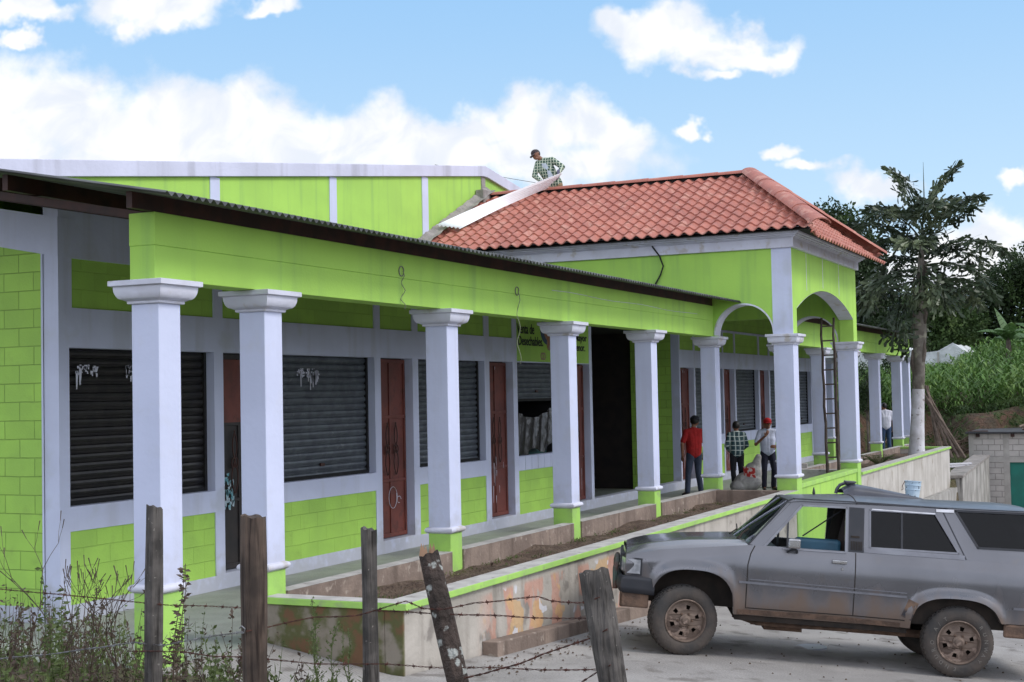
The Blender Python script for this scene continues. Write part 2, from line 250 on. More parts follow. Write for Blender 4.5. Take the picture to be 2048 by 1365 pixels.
# ------------------------------------------------------------------ object helpers
def tag(o, label=None, cat=None, group=None, kind=None):
    if label: o['label'] = label
    if cat: o['category'] = cat
    if group: o['group'] = group
    if kind: o['kind'] = kind
    return o
ORG = {}
def empty(name, loc=(0, 0, 0), mat=None, **kw):
    o = bpy.data.objects.new(name, None); COL.objects.link(o); o.empty_display_size = .2
    if mat is not None: o.matrix_world = mat; ORG[o.name] = Vector((0, 0, 0))
    else: o.location = loc; ORG[o.name] = Vector(loc)
    return tag(o, **kw)
class MB:
    def __init__(s): s.v = []; s.f = []; s.m = []; s.cm = 0
    def add(s, vs, fs):
        n = len(s.v); s.v += [tuple(v) for v in vs]; s.f += [tuple(i+n for i in f) for f in fs]; s.m += [s.cm]*len(fs); return s
    def box(s, x0, x1, y0, y1, z0, z1):
        v = [(x, y, z) for z in (z0, z1) for y in (y0, y1) for x in (x0, x1)]
        return s.add(v, [(0, 2, 3, 1), (4, 5, 7, 6), (0, 1, 5, 4), (2, 6, 7, 3), (0, 4, 6, 2), (1, 3, 7, 5)])
    def grid(s, nu, nv, fn, close_u=False):
        vs = [fn(i/(nu if close_u else nu-1 or 1), j/(nv-1)) for j in range(nv) for i in range(nu)]
        fs = []
        for j in range(nv-1):
            for i in range(nu if close_u else nu-1):
                k = (i+1) % nu; fs.append((j*nu+i, j*nu+k, (j+1)*nu+k, (j+1)*nu+i))
        return s.add(vs, fs)
    def tube(s, pts, r, n=6, cap=True):
        P = [Vector(p) for p in pts]; rs = r if isinstance(r, (list, tuple)) else [r]*len(P)
        base = len(s.v); up = None
        for i, p in enumerate(P):
            d = (P[min(i+1, len(P)-1)]-P[max(i-1, 0)])
            if d.length < 1e-9: d = Vector((0, 0, 1))
            d.normalize()
            if up is None: up = Vector((0, 0, 1)) if abs(d.z) < .9 else Vector((1, 0, 0))
            a = d.cross(up); a.normalize(); b = a.cross(d); up = b
            for k in range(n):
                t = 2*math.pi*k/n; s.v.append(tuple(p+a*math.cos(t)*rs[i]+b*math.sin(t)*rs[i]))
        for i in range(len(P)-1):
            for k in range(n):
                k2 = (k+1) % n; s.f.append((base+i*n+k, base+i*n+k2, base+(i+1)*n+k2, base+(i+1)*n+k)); s.m.append(s.cm)
        if cap:
            s.f.append(tuple(base+k for k in range(n))[::-1]); s.m.append(s.cm)
            s.f.append(tuple(base+(len(P)-1)*n+k for k in range(n))); s.m.append(s.cm)
        return s
    def lathe(s, prof, n=24, c=(0, 0, 0), axis='z', sx=1, sy=1, cap=True):
        base = len(s.v)
        for (r, h) in prof:
            for k in range(n):
                t = 2*math.pi*k/n; a, b = r*math.cos(t)*sx, r*math.sin(t)*sy
                s.v.append({'z': (c[0]+a, c[1]+b, c[2]+h), 'y': (c[0]+a, c[1]+h, c[2]+b), 'x': (c[0]+h, c[1]+a, c[2]+b)}[axis])
        for i in range(len(prof)-1):
            for k in range(n):
                k2 = (k+1) % n; s.f.append((base+i*n+k, base+i*n+k2, base+(i+1)*n+k2, base+(i+1)*n+k)); s.m.append(s.cm)
        if cap:
            s.f.append(tuple(base+k for k in range(n))); s.m.append(s.cm); s.f.append(tuple(base+(len(prof)-1)*n+k for k in range(n))); s.m.append(s.cm)
        return s
    def poly(s, loops, fn, d):
        """extruded polygon with holes: loops of 2-D points, fn(u,v,w)->3-D, thickness d along w"""
        flat = [p for l in loops for p in l]
        tris = tessellate_polygon([[Vector((p[0], p[1], 0)) for p in l] for l in loops])
        n = len(flat); vs = [fn(p[0], p[1], 0) for p in flat]+[fn(p[0], p[1], d) for p in flat]
        fs = [tuple(t) for t in tris]+[tuple(i+n for i in t)[::-1] for t in tris]
        k = 0
        for l in loops:
            for i in range(len(l)):
                a, b = k+i, k+(i+1) % len(l); fs.append((a, b, b+n, a+n))
            k += len(l)
        return s.add(vs, fs)
    def build(s, name, mat, parent=None, smooth=False, bevel=0, origin=None, ang=40, **kw):
        me = bpy.data.meshes.new(name)
        po = ORG.get(parent.name, Vector((0, 0, 0))) if parent else Vector((0, 0, 0))
        org = Vector(origin) if origin is not None else (po if parent else Vector((0, 0, 0)))
        me.from_pydata([(v[0]-org.x, v[1]-org.y, v[2]-org.z) for v in s.v], [], s.f)
        bm = bmesh.new(); bm.from_mesh(me); bmesh.ops.recalc_face_normals(bm, faces=bm.faces); bm.to_mesh(me); bm.free()
        for m in (mat if isinstance(mat, (list, tuple)) else [mat]): me.materials.append(m)
        if len(s.m) == len(me.polygons) and any(s.m): me.polygons.foreach_set('material_index', s.m)
        o = bpy.data.objects.new(name, me); COL.objects.link(o); o.location = org-po if parent else org
        if parent: o.parent = parent
        ORG[o.name] = org
        if smooth:
            me.polygons.foreach_set('use_smooth', [True]*len(me.polygons))
            try: me.set_sharp_from_angle(angle=R(ang))
            except Exception: pass
        if bevel:
            b = o.modifiers.new('bevel', 'BEVEL'); b.width = bevel; b.segments = 2; b.limit_method = 'ANGLE'
        return tag(o, **kw)
def raw(name, vs, fs, mat, parent=None, **kw):
    me = bpy.data.meshes.new(name); me.from_pydata(vs, [], fs)
    for m in (mat if isinstance(mat, (list, tuple)) else [mat]): me.materials.append(m)
    o = bpy.data.objects.new(name, me); COL.objects.link(o)
    if parent:
        o.parent = parent
        po = ORG.get(parent.name, Vector((0, 0, 0))); o.location = -po
    ORG[o.name] = Vector((0, 0, 0))
    return tag(o, **kw)
def copy_tree(o, parent=None, loc=None):
    c = o.copy(); COL.objects.link(c); c.parent = parent
    if loc is not None: c.location = loc
    for ch in list(o.children): copy_tree(ch, c)
    return c
def bx(name, m, p, *a, bevel=0, **kw): return MB().box(*a).build(name, m, p, bevel=bevel, **kw)

# ------------------------------------------------------------------ ground
def sm(a, b, x): t = max(0, min(1, (x-a)/(b-a))); return t*t*(3-2*t)
def plane(x, y): return -.115-.055*min(x, 46)+.073*(max(min(y, -1.7), -14)+1.7)
def hground(x, y):
    z = plane(x, y)-.06
    # raised verge that the photographer stands on
    z += (0.86-.12*sm(-3, 2, y))*(1-sm(-3.7, -1.3, x+.12*math.sin(y*2.1)))*1.0 + .05*math.sin(x*3.1+y*2.3)*(1-sm(-3, -1, x))
    if x > 34:
        k = sm(-1.95, -1.75, y)*sm(34.5, 35.3, x)
        z = z*(1-k)+(-.55+.02*(x-36))*k
        e = 46.8+.9*math.sin(y*.9)+.5*math.sin(y*2.3+1)
        kb = sm(e, e+1.9, x)
        t = max(0, (x-50)/20)
        top = 1.25+.15*math.sin(y*1.7)+t*(.7+max(0, min(1.5, (3.8-y)/4.7))*1.75)
        z = z*(1-kb)+top*kb + kb*.12*math.sin(x*2+y)
    return z
def build_ground():
    xs = [-60, -40, -25, -16] + [-12+.3*i for i in range(45)] + [2+1.5*i for i in range(22)] + [34.6+.4*i for i in range(50)] + [55+2.5*i for i in range(22)] + [120, 160, 240, 400]
    ys = [-300, -150, -80, -50, -30, -20, -14] + [-11+.35*i for i in range(26)] + [-1.95, -1.75, -1.5] + [-1.2+.5*i for i in range(36)] + [20, 26, 34, 45, 70, 120, 200, 300]
    vs = [(x, y, hground(x, y)) for y in ys for x in xs]; nx = len(xs)
    fs = [(j*nx+i, j*nx+i+1, (j+1)*nx+i+1, (j+1)*nx+i) for j in range(len(ys)-1) for i in range(nx-1)]
    o = raw('ground', vs, fs, [ground_m, bank_m], kind='structure')
    for k, f in enumerate(o.data.polygons):
        c = f.center
        if 45.5 < c.x < 52: f.material_index = 1
        f.use_smooth = True
build_ground()
def sheet(name, xs, ys, zf, m, th=None, **kw):
    nx = len(xs); vs = [(x, y, zf(x, y)) for y in ys for x in xs]
    fs = [(j*nx+i, j*nx+i+1, (j+1)*nx+i+1, (j+1)*nx+i) for j in range(len(ys)-1) for i in range(nx-1)]
    return raw(name, vs, fs, m, **kw)
sheet('street', [1.3+.9*i for i in range(50)], [-16, -12, -9, -6, -4, -3, -1.62], lambda x, y: plane(x, y), street_m, kind='structure')
MB().grid(2, 6, lambda u, v: ((-.25, 1.3)[round(u)], -.14-v*3.4, (.055-.16*v*3.4 if v*3.4 < 1.5 else -.185-.02*(v*3.4-1.5)) - .02*round(u))).build('path', street_m, kind='structure')
MB().grid(2, 6, lambda u, v: (-.25, -.14-v*3.4, (.055-.16*v*3.4 if v*3.4 < 1.5 else -.185-.02*(v*3.4-1.5)) - .5*round(u))).build('path_edge', conc, kind='structure')
sheet('pavement', [1.3, 1.25, -3, -8][::-1], [-16, -12, -8, -5, -3.54], lambda x, y: plane(x, y)-.004, street_m, kind='structure')

# porch floor slab
MB().box(-.75, 16, -.13, 2.75, -.3, 0).box(-.75, 1.7, 2.75, 14, -.3, 0).box(16, 38, -.13, 2.75, -.3, 0).box(16, 21.3, -1.35, -.13, -.3, 0).box(16.6, 22.1, 2.75, 12, -.3, -.002).build('porch_floor', tilefloor, kind='structure')

# ------------------------------------------------------------------ shop arcade
arc = empty('shop_arcade', (0, 0, 0), label='long lime green row of shops behind a porch of square white columns', cat='building')
WY = 2.635
ZB, ZG0, ZG1, ZS0, ZS1, ZU0, ZU1 = 0., .17, .933, 1.19, 2.858, 3.277, 3.80
# (kind, x0, x1)
bays = [('win', 1.835, 4.307), ('door', 4.488, 5.47), ('win', 5.65, 8.10), ('door', 8.274, 9.234), ('win', 9.411, 11.723), ('door', 11.913, 12.857), ('win4', 13.034, 15.28), ('door', 15.45, 16.457),
        ('hall', 16.60, 22.13), ('door', 22.215, 23.255), ('win', 23.375, 25.70), ('door', 25.795, 26.77), ('win', 26.912, 29.178), ('door', 29.338, 30.30), ('win', 30.461, 32.70), ('door', 32.87, 33.80), ('win', 33.95, 35.55)]
frame = MB(); T = .2
edges = [1.68]+[e for b in bays for e in b[1:]]+[35.75]
for i in range(0, len(edges), 2):                                   # piers between openings
    z0 = 0; frame.box(edges[i], edges[i+1], WY, WY+T, z0, ZS1)
for k, x0, x1 in bays:
    if k.startswith('win'):
        if k == 'win': frame.box(x0, x1, WY, WY+T, ZG1, ZS0)
        frame.box(x0, x1, WY, WY+T, 0, ZG0)
        if k == 'win4': frame.box(x0, x1, WY+.02, WY+T, ZG1+.0, ZS0)
        MB().box(x0, x1, WY+.014, WY+T-.01, ZG0, ZG1).build('green_panel', green_blk_x, arc)
    if k == 'door': frame.box(x0, x1, WY, WY+T, 0, .186)
    if k == 'hall': frame.box(x0, x1, WY, WY+T, 0, .186)
    if k != 'hall' and not (13 < x0 < 16): frame.box(x0, x1, WY, WY+T, ZS1, ZU0)
for i in range(0, len(edges), 2):
    a, b = edges[i], edges[i+1]
    if 15.2 < a < 15.5: continue
    frame.box(a, b, WY, WY+T, ZS1, ZU0)
frame.box(1.68, 16.6, WY-.004, WY+T, ZU1, 4.50); frame.box(22.13, 35.75, WY-.004, WY+T, ZU1, 3.86); MB().box(22.13, 35.75, WY+.01, WY+T, 3.86, 4.50).build('green_panel', green_blk_x, arc)
for i in range(0, len(edges), 2):
    a, b = edges[i], edges[i+1]
    if 15.2 < a < 15.5: continue
    if i == 0: b = 1.88
    frame.box(a, b, WY, WY+T, ZU0, ZU1)
frame.box(16.6, 22.13, WY, WY+T, 3.75, 5.0)
frame.build('wall', white, arc)
up = [(1.88, 4.307), (4.488, 5.47), (5.65, 8.10), (8.274, 9.234), (9.411, 11.723), (11.913, 12.857), (22.215, 23.255), (23.375, 25.70), (25.795, 26.77), (26.912, 29.178), (29.338, 30.30), (30.461, 32.70), (32.87, 33.8), (33.95, 35.55)]
for a, b in up: MB().box(a, b, WY+.016, WY+T, ZU0, ZU1).build('green_panel', green_blk_x, arc)
MB().box(13.034, 16.457, WY+.006, WY+T, ZS1+.015, ZU1).build('sign_panel', green, arc)
MB().box(13.034, 16.457, WY+.0, WY+T, ZS1, ZS1+.015).build('wall', white, arc)
# plank panel under the fourth window
pl = MB()
for i in range(8): pl.box(13.04+i*.281, 13.04+(i+1)*.281-.012, WY+.002, WY+.03, ZG1+.012, ZS0-.01)
pl.build('plank_panel', white, arc)
# green end wall with its sloping tie beam
MB().poly([[(2.86, .16), (14, .16), (14, 5.6), (2.86, 4.0)]], lambda u, v, w: (1.68+w, u, v), .2).build('end_wall', green_blk_y, arc)
MB().box(1.67, 1.9, 2.835, 2.862, 0, 3.9).box(1.665, 1.9, 2.862, 14, 0, .16).box(1.672, 1.9, WY+.2, 2.84, 0, 4.2).build('wall', white, arc)
def sbeam(u, v, w): return (1.66+w, u, v)
MB().poly([[(2.62, 3.80), (2.62, 4.21), (8, 5.21), (8, 4.80)]], sbeam, .26).build('tie_beam', white, arc)
# hallway through the building
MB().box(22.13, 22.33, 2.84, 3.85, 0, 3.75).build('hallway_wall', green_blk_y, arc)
MB().box(16.4, 16.6, WY+.2, 12, 0, 3.7).build('hallway_wall', door_hall_dark, arc); MB().box(22.2, 22.4, 3.85, 12, 0, 3.7).build('hallway_wall', door_hall_dark, arc)  # deep walls coloured near-black to paint in the hallway's darkness
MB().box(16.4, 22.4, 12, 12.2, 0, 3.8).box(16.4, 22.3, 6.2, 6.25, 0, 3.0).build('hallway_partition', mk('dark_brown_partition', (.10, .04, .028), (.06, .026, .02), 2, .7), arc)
MB().box(16.3, 22.5, WY+.2, 12.2, 3.7, 3.8).build('ceiling', dark_m, arc)  # hallway shade put into the ceiling colour

def shutter(x0, x1, m, z0=ZS0, z1=ZS1, y=WY+.15, splash=0):
    """roller shutter of rounded slats"""
    n = max(3, round((z1-z0)/.092)); p = (z1-z0)/n; prof = []
    for i in range(n):
        for a, d in ((0, .012), (.06, .0), (.14, .0), (.24, -.012), (.5, -.018), (.76, -.012), (.88, 0.), (.94, .012)): prof.append((z0+(i+a)*p, y+d))
    prof.append((z1, y+.012))
    mb = MB(); vs = []; fs = []
    for z, yy in prof: vs += [(x0+.02, yy, z), (x1-.02, yy, z)]
    for i in range(len(prof)-1): fs.append((2*i, 2*i+1, 2*i+3, 2*i+2))
    mb.add(vs, fs); o = mb.build('rolling_shutter', m, arc)
    MB().box(x0, x1, y-.03, y+.02, z0, z0+.05).build('bottom_bar', dark_m, o)
    for xa in (x0, x1-.045): MB().box(xa, xa+.045, y-.035, y+.02, z0, ZS1).build('guide_rail', shut_blk, o)
    MB().box((x0+x1)/2-.05, (x0+x1)/2+.05, y-.03, y-.01, z0+.16, z0+.2).build('lock', iron, o)
    if splash:
        rr = random.Random(splash); sp = MB()
        for cx, w_ in ((x0+.22, .34), (x0+1.02, .12)) if splash == 1 else ((x0+.62, .30), (x0+.9, .26)):
            for i in range(26):
                a = cx+rr.random()*w_; zz = z1-.17-rr.random()*.10; ln = rr.choice((.02, .04, .03, .2*rr.random()))
                sp.add([(a, y-.024, zz), (a+.05*rr.random()+.008, y-.024, zz), (a+.02+.01*rr.random(), y-.024, zz-ln), (a+.004, y-.024, zz-ln)], [(0, 1, 2, 3)])
        sp.build('paint_splash', white_trim, o)
    return o
for i, (k, x0, x1) in enumerate([b for b in bays if b[0].startswith('win')]):
    if k == 'win4': shutter(x0, x1, shut_gry, z0=2.16)
    else: shutter(x0, x1, shut_blk if i == 0 else shut_gry, splash={0: 1, 1: 2}.get(i, 0))
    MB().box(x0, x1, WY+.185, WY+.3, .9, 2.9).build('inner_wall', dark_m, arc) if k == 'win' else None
# shop interior behind the half open window, its darkness painted near-black
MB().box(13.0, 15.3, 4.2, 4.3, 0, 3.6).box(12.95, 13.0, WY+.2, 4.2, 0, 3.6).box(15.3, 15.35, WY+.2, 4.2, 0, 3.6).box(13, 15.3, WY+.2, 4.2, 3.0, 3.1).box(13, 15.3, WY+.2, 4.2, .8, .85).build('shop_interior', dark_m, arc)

plm = mk('black_plastic_sheet', (.010, .010, .012), rough=.20, bump=.7, bscale=7, bdist=.05, bz=.25, spec=.8)
tag(MB().grid(60, 16, lambda u, v: (13.08+u*2.1, WY+.12+.035*math.sin(u*34+v*1.5)*(1-.3*v)+.018*math.sin(u*71+v*3)+.03*v, 2.02-.16*math.sin(math.pi*min(1, u*1.25))-v*(.72+.12*math.sin(u*11)-.25*max(0, u-.3)))).build('plastic_sheet', plm, smooth=True), 'shiny black plastic sheet hanging in folds in the half open shop window', 'plastic sheet')
tag(MB().box(14.2, 15.1, 3.0, 3.2, .855, 1.55).build('teal_crate', mk('dark_teal_plastic', (.015, .09, .075), rough=.6), bevel=.02), 'dark teal crate standing in the half open shop window', 'crate')
def door(x0, x1, kind):
    y = WY+.13; m = doorred
    d = MB().box(x0+.01, x1-.01, y+.02, y+.06, .20, ZS1-.01).build('door', m if kind != 'dark' else [door_hall_dark], arc)
    rails = MB(); w = x1-x0
    for a, b in ((0, .05), (.48, .52), (.95, 1)): rails.box(x0+.012+a*(w-.024), x0+.012+b*(w-.024), y, y+.025, .2, ZS1-.02)
    for a, b in ((.2, .26), (1.02, 1.06), (1.96, 2.01), (ZS1-.07, ZS1-.02)): rails.box(x0+.015, x1-.015, y-.003, y+.025, a, b)
    rails.build('door_frame', (m if kind != 'dark' else door_hall_dark), d, bevel=.004)
    if kind == 'dark': MB().box(x0+.06, x1-.06, y-.004, y+.01, 2.0, ZS1-.08).build('upper_panel', doorred, d)
    orn = MB()
    for sgn in (-1, 1):
        cx = x0+w*.5+sgn*w*.0+(-w*.13 if sgn < 0 else w*.13)
        for q in (-1, 1):
            pts = []
            for i in range(26):
                t = i/25; a = t*4.4; pts.append((cx+q*(.055*math.sin(t*math.pi*2)+.01), y-.02, 1.12+t*.78))
            orn.tube(pts, .009, 5)
            pts = [(cx+q*(.03+.035*math.cos(a)), y-.02, 1.5+.06*math.sin(a)) for a in [i*.45 for i in range(15)]]
            orn.tube(pts, .008, 5)
    orn.build('ironwork', iron, d)
    MB().tube([(x0+.09, y-.0, 1.06), (x0+.09, y-.05, 1.06), (x0+.09, y-.05, 1.2), (x0+.09, y, 1.2)], .009, 6).build('handle', iron, d)
    sp = MB(); rr = random.Random(int(x0*100))
    for i in range(14):
        a = x0+.08+rr.random()*(w-.16); zz = .4+rr.random()*.9 if rr.random() < .6 else ZS1-.02-.08*rr.random(); ln = .05+.3*rr.random()*(zz < 2)
        sp.add([(a, y-.006, zz), (a+.008+.012*rr.random(), y-.006, zz), (a+.008, y-.006, zz-ln), (a+.002, y-.006, zz-ln)], [(0, 1, 2, 3)])
    if x0 > 11: sp.build('paint_drips', white_trim, d)
    if kind == 'dark':
        pp = MB(); r2 = random.Random(2)
        for i in range(34):
            a = x0+.10+.22*r2.random(); zz = .95+.42*r2.random(); w2 = .02+.05*r2.random(); h2 = .02+.06*r2.random()
            pp.add([(a, y-.005, zz), (a+w2, y-.005, zz+.01), (a+w2*.8, y-.005, zz-h2), (a+.01, y-.005, zz-h2*.8)], [(0, 1, 2, 3)])
        pp.build('poster_remains', mk('torn_poster_paper', (.45, .52, .56), (.12, .32, .36), 14, .8), d)
    if 8 < x0 < 9:
        ch = MB(); ch.tube([(x0+.52+.13*math.cos(a)*(1-.02*a), y-.004, .78+.16*math.sin(a)) for a in [i*.35 for i in range(20)]], .004, 4)
        ch.tube([(x0+.7+.06*math.cos(a), y-.004, .74+.05*math.sin(a)) for a in [i*.5 for i in range(11)]], .004, 4); ch.build('chalk_scribble', white_trim, d)
for i, (k, x0, x1) in enumerate([b for b in bays if b[0] == 'door']): door(x0, x1, 'dark' if i == 0 else 'red')

# ---- columns
def square_sweep(mb, prof, cx, cy):
    base = len(mb.v)
    for h, z in prof: mb.v += [(cx-h, cy-h, z), (cx+h, cy-h, z), (cx+h, cy+h, z), (cx-h, cy+h, z)]
    for i in range(len(prof)-1):
        for k in range(4):
            k2 = (k+1) % 4; mb.f.append((base+4*i+k, base+4*i+k2, base+4*i+4+k2, base+4*i+4+k)); mb.m.append(mb.cm)
    n = base+4*(len(prof)-1); mb.f += [(base, base+3, base+2, base+1), (n, n+1, n+2, n+3)]; mb.m += [0, 0]
    return mb
def column(cx, cy, h, cap, parent, zb=-.25):
    o = square_sweep(MB(), [(h, .69), (h, 3.10)], cx, cy).build('column', white_col, parent, bevel=.008, origin=(cx, cy, 0))
    ring = [(h-.01, .655)]+[(h+.004+.034*math.sin(math.pi*t/8)**.6, .664+.075*t/8) for t in range(1, 8)]+[(h-.01, .742)]
    square_sweep(MB(), ring, cx, cy).build('base_moulding', white_trim, o, smooth=True, ang=50)
    square_sweep(MB(), [(h+.002, zb), (h+.002, .668)], cx, cy).build('plinth', green_hi, o, bevel=.008)
    c = cap
    prof = [(h+.02, 3.095), (h+.026, 3.100), (h+.026, 3.118), (h+.035, 3.122), (h+.05, 3.13)]+[(h+.055+(c-h-.085)*math.sin(t/8*math.pi/2), 3.132+.105*(1-math.cos(t/8*math.pi/2))) for t in range(0, 9)]+[(c-.012, 3.243), (c, 3.247), (c, 3.288), (c-.006, 3.291)]
    square_sweep(MB(), prof, cx, cy).build('capital', white_trim, o, smooth=True, ang=35)
    return o
XC = [0, 1.527, 5.207, 8.906, 12.40, 15.977, 21.45, 24.99, 28.6, 32.23, 35.94, 37.50]
first = column(0, 0, .144, .281, arc)
for x in XC[1:]:
    c = copy_tree(first, arc, (x, 0, 0))
copy_tree(first, arc, (36.35, 2.25, 0))

# ---- porch beams and roofs
def beam(x0, x1):
    MB().box(x0, x1, -.132, .132, 3.2915, 3.583).box(x0-.003, x1+.003, -.139, .136, 3.583, 3.862).build('beam', green, arc, bevel=.006)
beam(-.174, 15.80); beam(21.64, 37.66)
SL = .187
def zroof(y): return 3.915+SL*(y+.68)
def corrugated(x0, x1, y0, y1, zf, m, name, parent, pitch=.1, amp=.017, rows=3, th=.004):
    n = int((x1-x0)/pitch*8)
    mb = MB()
    for off in (0, -th):
        mb.grid(n+1, rows, lambda u, v: (x0+u*(x1-x0), y0+v*(y1-y0), zf(y0+v*(y1-y0))+amp*math.sin(u*n/8*2*math.pi)+off))
    # closed front edge
    mb.grid(n+1, 2, lambda u, v: (x0+u*(x1-x0), y0, zf(y0)+amp*math.sin(u*n/8*2*math.pi)-th*v))
    return mb.build(name, m, parent, smooth=True, ang=60)
corrugated(-.71, 15.79, -.68, 6.0, zroof, zinc, 'porch_roof', arc)
corrugated(21.66, 38.1, -.68, 6.0, zroof, zinc, 'porch_roof', arc)
for y in (-.10, 1.25, 2.45, 4.0):
    for x0, x1 in ((-.45, 15.78), (21.68, 37.9)):
        z = zroof(y)-.02; MB().box(x0, x1, y-.03, y+.03, z-.14, z).build('purlin', steel, arc)
for x in (-.1, 1.5, 5.2, 8.9, 12.4):
    MB().poly([[(-.1, zroof(-.1)-.24), (-.1, zroof(-.1)-.17), (6, zroof(6)-.17), (6, zroof(6)-.24)]], lambda u, v, w, x=x: (x+w, u, v), .07).build('rafter', steel, arc)
# stubs and loose wires on the beam face
for x, z, w in ((4.0, 3.66, .42), (7.05, 3.62, .95)):
    mb = MB().tube([(x+.055*math.cos(a), -.147, z+.055*math.sin(a)) for a in [i*.5 for i in range(13)]], .006, 5)
    mb.build('round_box_rim', conc, arc)
    rr = random.Random(int(w*100)); n = 16
    MB().tube([(x+.015+.035*math.sin(i*.9)*(i/n)+.02*rr.random(), -.15-.02*math.sin(i), z-w*i/n) for i in range(n+1)], .005, 5).build('loose_wire', mk('grey_wire', (.22, .24, .16), rough=.6), arc)
MB().tube([(8.2+i*.6, -.147, 3.70+.012*math.sin(i*1.3)-.004*i) for i in range(12)], .004, 4).build('chalk_line', white_trim, arc)  # white chalk line on the beam, drawn as a thin tube

# ---- writing on the sign panel
blackp = mk('black_lettering', (.012, .012, .014), rough=.6)
def text(s, size, m, parent, matrix, name='lettering', ext=.002, sx=1., bold=.0, align='LEFT'):
    cu = bpy.data.curves.new(name, 'FONT'); cu.body = s; cu.size = size; cu.extrude = ext; cu.offset = bold; cu.align_x = align
    o = bpy.data.objects.new(name, cu); COL.objects.link(o); dg = bpy.context.evaluated_depsgraph_get()
    me = bpy.data.meshes.new_from_object(o.evaluated_get(dg)); bpy.data.objects.remove(o); bpy.data.curves.remove(cu)
    me.transform(matrix @ Matrix.Diagonal((sx, 1, 1, 1))); me.materials.append(m)
    o = bpy.data.objects.new(name, me); COL.objects.link(o)
    if parent: o.parent = parent; o.location = -ORG.get(parent.name, Vector((0, 0, 0)))
    return o
def face_y(x, z, y=WY): return Matrix(((1, 0, 0, x), (0, 0, -1, y), (0, 1, 0, z), (0, 0, 0, 1)))
for s, x, z, sz, sx in (('Venta de', 13.06, 3.375, .255, .82), ('Desechables.', 13.10, 3.165, .235, .90), ('al por', 15.62, 3.50, .19, 1.2), ('Mayor', 15.74, 3.31, .19, 1.25), ('y Menor.', 15.48, 3.115, .20, 1.08)):
    text(s, sz, blackp, arc, face_y(x, z), sx=sx, bold=.003)
em = MB(); em.lathe([(.34, 0), (.36, .004), (.34, .008)], 30, (14.45, WY-.002, 3.46), 'y', sy=.75); em.build('painted_emblem', mk('emblem_blue', (.05, .09, .16), rough=.6), arc)
em = MB(); em.lathe([(.26, 0), (.24, .004)], 30, (14.5, WY-.006, 3.44), 'y', sy=.7); em.lathe([(.1, 0), (.1, .004)], 20, (14.47, WY-.004, 3.22), 'y', sy=1.3); em.build('painted_emblem', mk('emblem_orange', (.38, .13, .05), (.30, .25, .2), 9, rough=.6), arc)
em = MB()
for x in (14.15, 14.24): em.tube([(x+.05*math.cos(a), WY+.003, 2.98+.06*math.sin(a)) for a in [i*.53 for i in range(13)]], .012, 5)
em.build('painted_emblem', mk('emblem_pink', (.38, .25, .20), rough=.6), arc)

# ------------------------------------------------------------------ hall behind
hall = empty('market_hall', (18.71, 6, 0), label='large gabled lime green hall with white parapet rising behind the shops', cat='building')
def zg(x): return 7.43-.1335*abs(x-18.71)
def fy(y): return lambda u, v, w: (u, y+w, v)
MB().poly([[(1.68, 3.5), (35.74, 3.5), (35.74, zg(35.74)-.1), (18.71, zg(18.71)-.1), (1.68, zg(1.68)-.1)]], fy(6.0), .2).build('gable_wall', green, hall)
MB().poly([[(1.4, zg(1.4)-.24), (18.62, 7.185), (18.80, 7.185), (36, zg(36)-.24), (36, zg(36)), (18.71, 7.43), (1.4, zg(1.4))]], fy(5.93), .34).build('parapet', parapet_m, hall, bevel=.01)
for a, b in ((5.0, 5.22), (8.73, 8.98), (12.28, 12.52), (15.82, 16.08)): MB().box(a, b, 5.985, 6.1, 3.6, zg((a+b)/2)-.245).build('pilaster', white, hall)
MB().box(18.60, 18.80, 5.985, 6.1, 6.4, 7.185).build('pilaster', rawcem, hall, label='unpainted cement pilaster')
MB().poly([[(1.68, zg(1.68)-.3), (18.71, 7.13), (35.74, zg(35.74)-.3), (35.74, zg(35.74)-.35), (18.71, 7.08), (1.68, zg(1.68)-.35)]], fy(6.2), 18).build('roof', zinc, hall)
MB().box(1.9, 2.1, 6.2, 24, 0, 4.9).box(35.5, 35.74, 6.2, 24, 0, 4.9).build('side_wall', green, hall)

# ------------------------------------------------------------------ entrance pavilion
pav = empty('entrance_pavilion', (18.71, -1.45, 0), label='projecting lime green entrance pavilion with arches and red tiled hip roof', cat='building')
XL, XR, YF, A7 = 15.80, 21.63, -1.63, .184
for x in (15.98, 21.45): column(x, -1.446, A7, .305, pav, zb=-1.3)
def arc_pts(cx, cz, rx, rz, a0, a1, n): return [(cx+rx*math.cos(a0+(a1-a0)*i/n), cz+rz*math.sin(a0+(a1-a0)*i/n)) for i in range(n+1)]
# side walls with a round arch between front and rear column
def sidewall(x, hi):
    arch = arc_pts(-.715, 3.31, .55, .55, 0, math.pi, 24)       # along Y
    lp = [(-1.626, 3.2912), (-1.265, 3.2912)]+arch[::-1]+[(-.165, 3.2912), (.132, 3.2912), (.132, 3.87), (6, 3.87), (6, 4.9), (-1.626, 4.9)]
    MB().poly([lp], lambda u, v, w: (x+w, u, v), .33).build('side_wall', green, pav)
    # white arch lining
    MB().grid(25, 2, lambda u, v: (x-.004+v*.338, -.715+.545*math.cos(math.pi*u), 3.31+.545*math.sin(math.pi*u))).grid(25, 2, lambda u, v: (x-.004, -.715+(.545+.03*v)*math.cos(math.pi*u), 3.31+(.545+.03*v)*math.sin(math.pi*u))).build('arch_lining', white_trim, pav)
sidewall(XL, 0); sidewall(XR-.33, 1)
RA = (2.56**2+.45**2)/.9
az = lambda x: 3.775+math.sqrt(RA*RA-(x-18.71)**2)-(RA-.45)
ap = [(21.27-5.12*i/36, az(21.27-5.12*i/36)) for i in range(37)]
